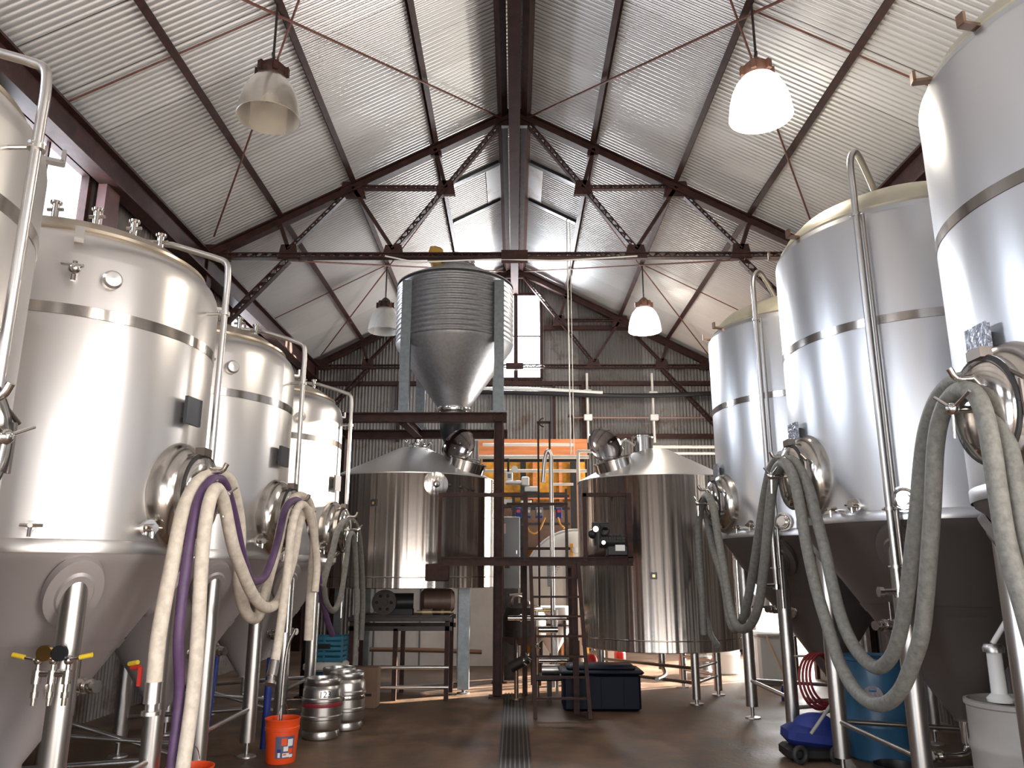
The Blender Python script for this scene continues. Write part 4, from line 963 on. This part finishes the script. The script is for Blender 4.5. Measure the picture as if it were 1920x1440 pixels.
# ================================================================== BACK WALL FITTINGS
t = thing('stud_partition', 'pine framed partition filled with yellow insulation below the far gable', 'partition', (.3, 16.6, 0))
a, b = at(902, 830, Y=16.6), at(1096, 830, Y=16.6)
MB().box(((a.x + b.x) / 2, 16.66, 2.15), (b.x - a.x, .08, 4.2)).build('insulation', M_insul, t, True)
MB().box(((a.x + b.x) / 2, 16.58, a.z - .14), (b.x - a.x + .1, .06, .42)).build('top_board', M_wood, t, True)
for px_ in (906, 1002, 1051, 1084): 
    q = at(px_, 900, Y=16.55); MB().box((q.x, 16.56, 2.0), (.07, .06, 4.0)).build('stud', M_wood, t, True)
for px_ in (981, 1075): 
    q = at(px_, 900, Y=16.5); MB().box((q.x, 16.5, 2.0), (.12, .06, 4.0)).build('dark_post', M_dark, t, True)
q = at(1000, 932, Y=16.5); MB().box((.75, 16.52, q.z), (.95, .05, .08)).build('nogging', M_wood, t, True)
MB().box((.2, 16.5, q.z - .6), (2.0, .05, 1.0)).build('lower_board', mat('dark_stained_board', (.12, .06, .035), .6, var=.4), t, True)
# shelf with bric a brac (pale boxes)
for k, (px_, py_, w, h, m_) in enumerate(((951, 942, .22, .10, M_whitep), (986, 944, .20, .12, M_cream), (963, 905, .30, .06, M_whitep), (997, 918, .26, .10, M_whitep), (985, 903, .14, .16, M_whitep))):
    q = at(px_, py_, Y=14.0)
    tag(MB().bbox((q.x, 14.0, q.z), (w, .2, h), .015).build('supply_box', m_), ('pale box at the left of the shelf above the controllers', 'cream box in the middle of the shelf above the controllers', 'long flat white box behind the rail near the silo post', 'white wedge shaped box on the high shelf', 'upright white bottle box on the high shelf')[k], 'box', 'pale boxes on the shelves behind the platform')
t = thing('storage_shelving', 'dark two tier shelving carrying pale boxes behind the platform', 'shelving', (.2, 14.0, 0))
for py_ in (950, 926):
    a = at(940, py_, Y=14.0); b = at(1062, py_, Y=14.0)
    MB().box(((a.x + b.x) / 2, 14.02, a.z), (b.x - a.x, .26, .03)).build('shelf', M_darkm, t, True)
for x in (a.x, b.x): MB().beam((x, 14.1, 0), (x, 14.1, a.z + .1), .04, .04, up=(0, 1, 0)).build('upright', M_darkm, t, True)
# gauges and white meter near the silo post
t = thing('flow_meter', 'white square meter hanging with dial beside the silo post', 'meter', (-.05, 13.6, 3.0))
q = at(955, 893, Y=14.2); MB().bbox((q.x, 14.2, q.z), (.13, .08, .16), .015).build('meter_case', M_whitep, t, True)
MB().box((q.x, 14.155, q.z), (.06, .01, .08)).build('screen', M_grey, t, True)
MB().cyl((q.x - .02, 14.2, q.z + .07), (q.x - .02, 14.2, at(955, 857, Y=14.2).z), .02, n=8).build('hanger', M_dark, t, True)
q = at(965, 880, Y=14.2); MB().cyl((q.x, 14.15, q.z), (q.x, 14.2, q.z), .06, n=20).build('dial', M_whitep, t, True)
# girts, posts on the back wall
def girt(x0, x1, z, lab_, h=.10, y=YB - .07, m=M_brown):
    tag(MB().beam((x0, y, z), (x1, y, z), .10, h).build('wall_girt', m), lab_, 'girt', 'brown girts on the far wall')
girt(-4.8, 4.8, 5.98, 'brown girt across the far wall just under the gable window')
girt(.7, 4.8, 7.35, 'brown girt at the right of the gable window')
girt(1.6, 4.8, 4.72, 'short brown girt on the right half of the far wall')
girt(-4.8, -2.6, 4.72, 'short brown girt on the left half of the far wall')
def vpost(x, z0, z1, lab_, w=.09):
    tag(MB().beam((x, YB - .08, z0), (x, YB - .08, z1), w, .08, up=(0, 1, 0)).build('wall_post', M_brown), lab_, 'post', 'brown posts on the far wall')
vpost(1.62, 0, 5.95, 'full height brown post on the far wall right of centre')
vpost(.92, 4.2, 5.95, 'thin brown post on the far wall between window and conduit', .06)
vpost(-2.72, 4.6, 5.95, 'brown post on the far wall left of the silo')
vpost(-.45, 4.3, 5.95, 'brown post on the far wall behind the hopper', .06)
vpost(.03, 6.0, 8.6, 'brown king post dividing the gable window')
# black sagging duct and white conduits
a = [at(px_, py_, Y=17.45) for px_, py_ in ((895, 735), (1000, 737), (1100, 741), (1200, 742), (1300, 739), (1400, 735))]
tube(a, .055, M_dark, 'black_duct', 'long black sagging pipe across the far wall below the gable window', 'pipe')
a = [at(px_, py_, Y=17.40) for px_, py_ in ((895, 729), (960, 728), (1040, 731), (1130, 736))]
tube(a, .035, M_whitep, 'white_conduit', 'bright white conduit lying on top of the black sagging pipe', 'conduit')
for (px_, lab_) in ((1100, 'white ribbed vertical conduit with junction boxes right of centre on the far wall'), (1222, 'second white vertical conduit further right on the far wall')):
    t = thing('vertical_conduit', lab_, 'conduit', (at(px_, 760, Y=17.6).x, 17.6, 3.6), 'vertical conduits on the far wall')
    a, b = at(px_, 700, Y=17.6), at(px_, 830, Y=17.6)
    MB().cyl((a.x, 17.6, a.z), (a.x, 17.6, b.z), .03, n=10).build('tube', M_white, t, True)
    for py_ in ((737, 783) if px_ == 1100 else (740, 783)):
        q = at(px_, py_, Y=17.55); MB().bbox((a.x, 17.52, q.z), (.19, .09, .14), .01).build('junction_box', M_whitep, t, True)
run(1070, 1335, 783, 17.6, .02, mat('pinkish_copper_tube', (.30, .18, .15), .4, .5), 'thin copper toned pipe linking the junction boxes')
a = at(1073, 783, Y=17.55); b = at(1073, 830, Y=17.55)
tube([(a.x - .1, 17.5, a.z + .03), (a.x, 17.5, a.z), (a.x + .02, 17.5, a.z - .25), (a.x - .02, 17.5, b.z)], .03, M_brown, 'bent_pipe', 'brown pipe turning down on the far wall above the pine frame', 'pipe')
# ropes / chains
a = at(1064, 505, Y=14.0); 
rod([(a.x, 14.0, 3.75), (a.x, 14.0, roofz(a.x) - .01)], .012, 'pale chain hanging from the roof right of the gable window', 'hanging_chain', M_white, 'thin hanging lines')
a = at(1070, 505, Y=14.0)
rod([(a.x, 14.02, 3.75), (a.x, 14.02, roofz(a.x) - .01)], .007, 'second thin pale line hanging beside the chain', 'hanging_chain', M_white, 'thin hanging lines')
rod([at(x_, y_, Y=10.94) for x_, y_ in ((722, 480), (780, 492), (870, 488), (950, 486), (1040, 489), (1130, 484), (1195, 480))], .012, 'white cable draped along the bottom chord of the middle truss', 'draped_cable', M_white, 'thin hanging lines')
# left side wall fittings
t = thing('wall_pipe_stack', 'pale vertical pipe with dark sleeve on the left wall below the eave', 'pipe', (-4.72, 8.6, 3))
MB().cyl((-4.70, 8.6, 3.0), (-4.70, 8.6, 5.25), .05, n=14).build('tube', M_galvd, t, True)
MB().cyl((-4.70, 8.6, 5.0), (-4.70, 8.6, 5.45), .058, n=14).build('dark_sleeve', M_dark, t, True)
tag(MB().box((-4.78, 6.05, 5.2), (.1, .5, 1.9)).build('timber_jamb', mat('red_brown_board', (.09, .03, .025), .6, var=.4)), 'red brown boarding beside the high left window', 'board')
tag(MB().box((-4.74, 8.25, 5.3), (.1, .30, 1.6)).build('timber_jamb', MATS['red_brown_board']), 'red brown board between left window and vertical pipe', 'board')

# ================================================================== FLOOR ITEMS LEFT
def keg(x, y, label, num=False, rz_=0):
    t = thing('beer_keg', label, 'keg', (x, y, 0), 'stainless beer kegs')
    pr = [(.165, .0), (.185, .01), (.19, .05), (.18, .08), (.195, .10), (.203, .12), (.203, .19), (.212, .20), (.212, .225), (.203, .235), (.203, .36), (.212, .37), (.212, .395), (.203, .405), (.203, .48), (.195, .50), (.18, .52), (.19, .55), (.19, .58), (.183, .59), (.175, .585), (.17, .53), (.10, .54), (0, .545)]
    MB().lathe(pr, n=56).build('keg_body', M_keg, t)
    MB().lathe([(.0, .545), (.03, .56), (.03, .575), (.0, .58)], n=16).build('keg_valve', M_pol, t)
    MB().lathe([(.2045, .315), (.206, .32), (.206, .35), (.2045, .355)], n=56).build('painted_band', M_redband if num else M_band, t)
    if num:
        vs, fs = text_mesh('123', .085); a0 = math.atan2(-y, -x) + .12; o = []
        for v in vs:
            a = a0 + v.x / .206; rr = .2055 + v.z; o.append((cos(a) * rr, sin(a) * rr, .442 + v.y))
        MB().add(o, fs, False).build('keg_number', M_dark, t)
    t.rotation_euler.z = rz_
    return t
keg(-2.02, 8.66, 'stainless keg marked 123 with a dark red band beside the orange bucket', True)
keg(-1.87, 9.14, 'plain stainless keg directly behind the numbered keg')
keg(-2.05, 9.56, 'hindmost stainless keg, mostly hidden behind the other two')

def bucket(x, y, label, lb):
    t = thing('plastic_bucket', label, 'bucket', (x, y, 0), 'orange buckets')
    MB().lathe([(0, .004), (.125, .0), (.13, .01), (.146, .27), (.152, .272), (.154, .30), (.150, .305), (.156, .36), (.160, .365), (.160, .372), (.150, .372), (.143, .30), (.124, .02), (0, .015)], n=56).build('pail', M_orange, t)
    a0 = math.atan2(-y, -x) + .25
    def patch(u0, u1, z0, z1, off, m, par, name):
        mb = MB(); n = 10; vs = []
        for i in range(n + 1):
            a = a0 + (u0 + (u1 - u0) * i / n)
            for z in (z0, z1): r_ = .130 + (z - .01) * .0615 + off; vs.append((cos(a) * r_, sin(a) * r_, z))
        mb.add(vs, [[2 * i, 2 * i + 2, 2 * i + 3, 2 * i + 1] for i in range(n)]); return mb.build(name, m, par)
    if lb:
        l = patch(-.62, .62, .05, .235, .002, M_label, t, 'paper_label')
        rnd = random.Random(3)
        for (u0, u1, z0, z1, m_) in ((-.25, .1, .16, .22, M_orange), (.15, .5, .15, .21, M_whitep), (-.1, .2, .11, .15, M_whitep), (.22, .52, .09, .13, M_orange), (-.45, -.3, .06, .10, M_whitep), (-.15, .3, .06, .095, M_whitep), (-.5, -.25, .10, .13, M_bblue), (.3, .55, .055, .08, M_whitep), (-.1, .1, .075, .09, M_orange)):
            patch(u0, u1, z0, z1, .004, m_, l, 'label_print')
    m_ = MB(); m_.torus((0, 0, .33), (1, 0, 0), .165, .003, 24, 6, a0=pi * .1, a1=pi * .9); m_.build('bail_handle', M_leg, t)
    return t
bucket(-2.13, 7.62, 'orange plastic bucket with a printed grey label standing by the left tank legs', True)
bucket(-2.24, 5.80, 'orange bucket cropped by the bottom frame edge under the left hoses', False)
# stainless dip tube in the bucket
tube([(-2.15, 7.60, .03), (-2.13, 7.58, .9), (-2.06, 7.58, 1.15)], .016, M_leg, 'dip_tube', 'thin steel tube standing in the labelled orange bucket', 'tube')
tube([(-2.42, 8.05, .02), (-2.40, 8.02, .85)], .035, M_bblue, 'blue_tube', 'dark blue tube standing on the floor behind the orange bucket', 'tube')
tube([(-2.75, 7.4, .02), (-2.70, 7.4, 1.0)], .018, M_bblue, 'blue_tube', 'thin blue rod standing under the third left fermenter', 'tube')
t = thing('cardboard_box', 'brown cardboard box on the floor behind the kegs', 'box', (-1.92, 10.55, 0))
MB().bbox((-1.92, 10.55, .24), (.34, .30, .48), .005).build('carton', M_card, t, True)
MB().box((-1.98, 10.396, .33), (.10, .006, .03)).build('hand_hole', M_dark, t, True); MB().box((-1.86, 10.396, .16), (.10, .006, .03)).build('hand_hole', M_dark, t, True)
t = thing('cooler_box', 'white cooler box with blue base under the teal crate', 'cooler', (-2.5, 10.85, 0))
MB().bbox((-2.5, 10.85, .22), (.50, .36, .36), .03).build('cooler_body', M_blue, t, True); MB().bbox((-2.5, 10.85, .46), (.54, .40, .12), .03).build('cooler_lid', M_white, t, True)
MB().box((-2.5, 10.85, .02), (.44, .3, .04)).build('cooler_foot', M_dark, t, True)
t = thing('plastic_crate', 'teal plastic crate stacked on the white cooler behind the kegs', 'crate', (-2.5, 10.85, .52))
m_ = MB()
for k in range(5): m_.box((-2.5, 10.68, .56 + k * .065), (.46, .015, .04)); m_.box((-2.5, 11.02, .56 + k * .065), (.46, .015, .04)); m_.box((-2.73, 10.85, .56 + k * .065), (.015, .34, .04)); m_.box((-2.27, 10.85, .56 + k * .065), (.015, .34, .04))
for x in (-2.73, -2.5, -2.27): m_.box((x, 10.68, .69), (.03, .02, .33)); m_.box((x, 11.02, .69), (.03, .02, .33))
m_.box((-2.5, 10.85, .535), (.46, .34, .015)); m_.build('crate_body', M_teal, t, True)
MB().box((-2.5, 10.66, .72), (.16, .012, .06)).build('hand_hole', M_dark, t, True)
# dark cabinet under the left tanks
t = thing('chiller_unit', 'dark boxy chiller standing against the wall behind the second left fermenter legs', 'chiller', (-3.9, 8.0, 0))
MB().bbox((-4.25, 6.2, .62), (.6, .7, 1.2), .01).build('case', mat('dark_brown_case', (.10, .07, .055), .45, .4), t, True)
MB().box((-3.94, 6.2, .75), (.01, .55, .8)).build('front_panel', M_darkm, t, True)
MB().box((-4.25, 6.2, .015), (.5, .6, .03)).build('base', M_dark, t, True)

# ================================================================== FLOOR ITEMS RIGHT
def drum(name, x, y, r, h, m, label, cat='drum', group=None, lidm=None):
    t = thing(name, label, cat, (x, y, 0), group)
    MB().lathe([(0, 0), (r - .02, 0), (r, .02), (r, h * .3), (r + .01, h * .32), (r + .01, h * .35), (r, h * .37), (r, h * .66), (r + .01, h * .68), (r + .01, h * .71), (r, h * .73), (r, h - .04), (r + .012, h - .03), (r + .012, h - .005), (r - .01, h), (r - .02, h - .02), (0, h - .02)], n=56).build('drum_body', m, t)
    MB().lathe([(.03, 0), (.03, .02), (0, .02)], (r * .5, 0, h - .02), n=16).build('bung_cap', lidm or m, t)
    return t
t = drum('plastic_drum', 3.40, 7.78, .29, .90, M_blue, 'blue plastic drum standing between the right fermenter legs')
a_ = R(-118); e = Vector((cos(a_), sin(a_), 0)); MB().lathe([(0, .004), (.085, .002), (.085, -.02)], e * .295 + Vector((0, 0, .58)), e, n=28).build('round_label', mat('faded_label', (.30, .25, .28), .5, var=.5, vscale=30), t)
t = drum('plastic_drum', 3.13, 5.15, .29, .90, M_gfab, 'grey plastic drum with a hand pump on top at lower right')
t['label'] = 'grey plastic drum at lower right carrying the hand pump'
t = thing('hand_pump', 'white curved spout hand pump standing on the grey drum', 'pump', (2.98, 5.08, .90))
MB().lathe([(.07, 0), (.075, .02), (.055, .04), (.045, .05), (.042, .30), (.0, .30)], n=24).build('pump_barrel', M_whitep, t)
MB().lathe([(.06, 0), (.062, .03), (.05, .05), (0, .05)], (0, 0, .29), n=20).build('pump_cap', M_leg, t)
MB().sweep([(0, 0, .34), (.08, -.02, .46), (.16, -.04, .58), (.21, -.05, .61), (.26, -.06, .54)], .016, 10, 6).build('spout', M_whitep, t)
t = thing('pressure_washer', 'blue cased pressure washer with black wheel lying by the right tank legs', 'washer', (2.75, 7.7, 0))
q = MB().bbox((2.74, 7.72, .20), (.50, .32, .17), .05, rot=Matrix.Rotation(.12, 3, 'Y')); q.ball((2.78, 7.74, .27), .20, 24, 14, sc=(1.0, .75, .65)); q.build('body', M_bblue, t, True)
MB().bbox((2.72, 7.74, .07), (.48, .34, .12), .03).build('base', M_dark, t, True)
MB().torus((2.55, 7.50, .085), (.3, -1, 0), .06, .022, 28, 10).build('wheel', M_rubber, t, True)
MB().torus((2.88, 7.50, .085), (.3, -1, 0), .06, .022, 28, 10).build('wheel', M_rubber, t, True)
MB().cyl((2.66, 7.50, .26), (2.94, 7.46, .62), .015, n=10).build('lance', M_gfab, t, True)
t = thing('hose_coil', 'dark red hose coil hanging on the right fermenter leg', 'hose', (3.02, 8.1, .45))
for k in range(4): MB().torus((3.0 + k * .02, 8.16 - k * .02, .62 + .012 * k), (.6, -1, .1), .26 - .012 * k, .013, 40, 8).build('coil_turn', mat('dark_red_rubber', (.20, .02, .025), .5), t, True)
MB().cyl((2.84, 8.30, .84), (3.0, 8.22, .85), .012, n=8).build('coil_hook', M_leg, t, True)
t = thing('feed_tub', 'round black tub with orange scraps inside under the middle right fermenter', 'tub', (2.95, 6.5, 0))
MB().lathe([(0, .005), (.14, .0), (.175, .22), (.185, .23), (.17, .23), (.135, .02), (0, .015)], n=40).build('tub_shell', M_dark, t)
m_ = MB()
for k in range(9): a = k * 2.4; m_.ball((cos(a) * .08 * (k % 3) / 1.5, sin(a) * .08 * (k % 3) / 1.5, .17), .035, 10, 6, (1.4, .8, .6))
o = m_.build('orange_scraps', mat('orange_scrap', (.50, .22, .06), .6), t); o['kind'] = 'stuff'
for (x, y, r_, h, m_, lab_, nm_) in ((3.55, 13.9, .27, .95, M_whitep, 'tall white plastic drum near the far right corner', 'plastic_drum'),
                               (3.05, 13.35, .15, .34, M_galv, 'small metal pail in front of the tall white drum', 'metal_pail'),
                               ):
    drum(nm_, x, y, r_, h, m_, lab_, 'drum' if 'drum' in nm_ else 'pail')
t = thing('intermediate_tank', 'square white plastic container near the far right doorway', 'container', (4.0, 12.6, 0))
MB().bbox((3.98, 12.65, .36), (.55, .5, .70), .04).build('container_body', M_whitep, t, True); MB().bbox((3.98, 12.65, .735), (.60, .55, .06), .02).build('container_lid', M_whitep, t, True)
t = thing('spray_bottle_shelf', 'dark wall shelf behind the far right fermenter', 'shelf', (4.0, 12.9, 1.0))
MB().box((4.1, 13.0, 1.12), (.9, .3, .03)).build('board', M_darkm, t, True)
for x in (3.7, 4.5): MB().box((x, 13.05, .56), (.04, .04, 1.12)).build('leg', M_darkm, t, True)
for k in range(3):
    tag(MB().lathe([(0, 0), (.07, 0), (.075, .02), (.075, .18), (.03, .24), (.025, .28), (0, .28)], (3.82 + k * .22, 12.98, 1.135), n=20).build('jug', M_whitep), ('white jug at the left end of the dark shelf at far right', 'white jug in the middle of the dark shelf at far right', 'white jug at the right end of the dark shelf at far right')[k], 'jug', 'white jugs on the far right shelf')
tube([(3.98, 11.9, .02), (3.72, 12.0, .75)], .014, mat('pale_wood_handle', (.6, .45, .28), .6), 'broom_handle', 'pale wooden handle leaning behind the far right tank', 'handle')
tag(MB().lathe([(0, 0), (.05, 0), (.055, .15), (.03, .2), (0, .2)], (3.6, 11.0, 0), n=16).build('bottle', M_bblue), 'small bright blue bottle on the floor behind the far right tank', 'bottle')
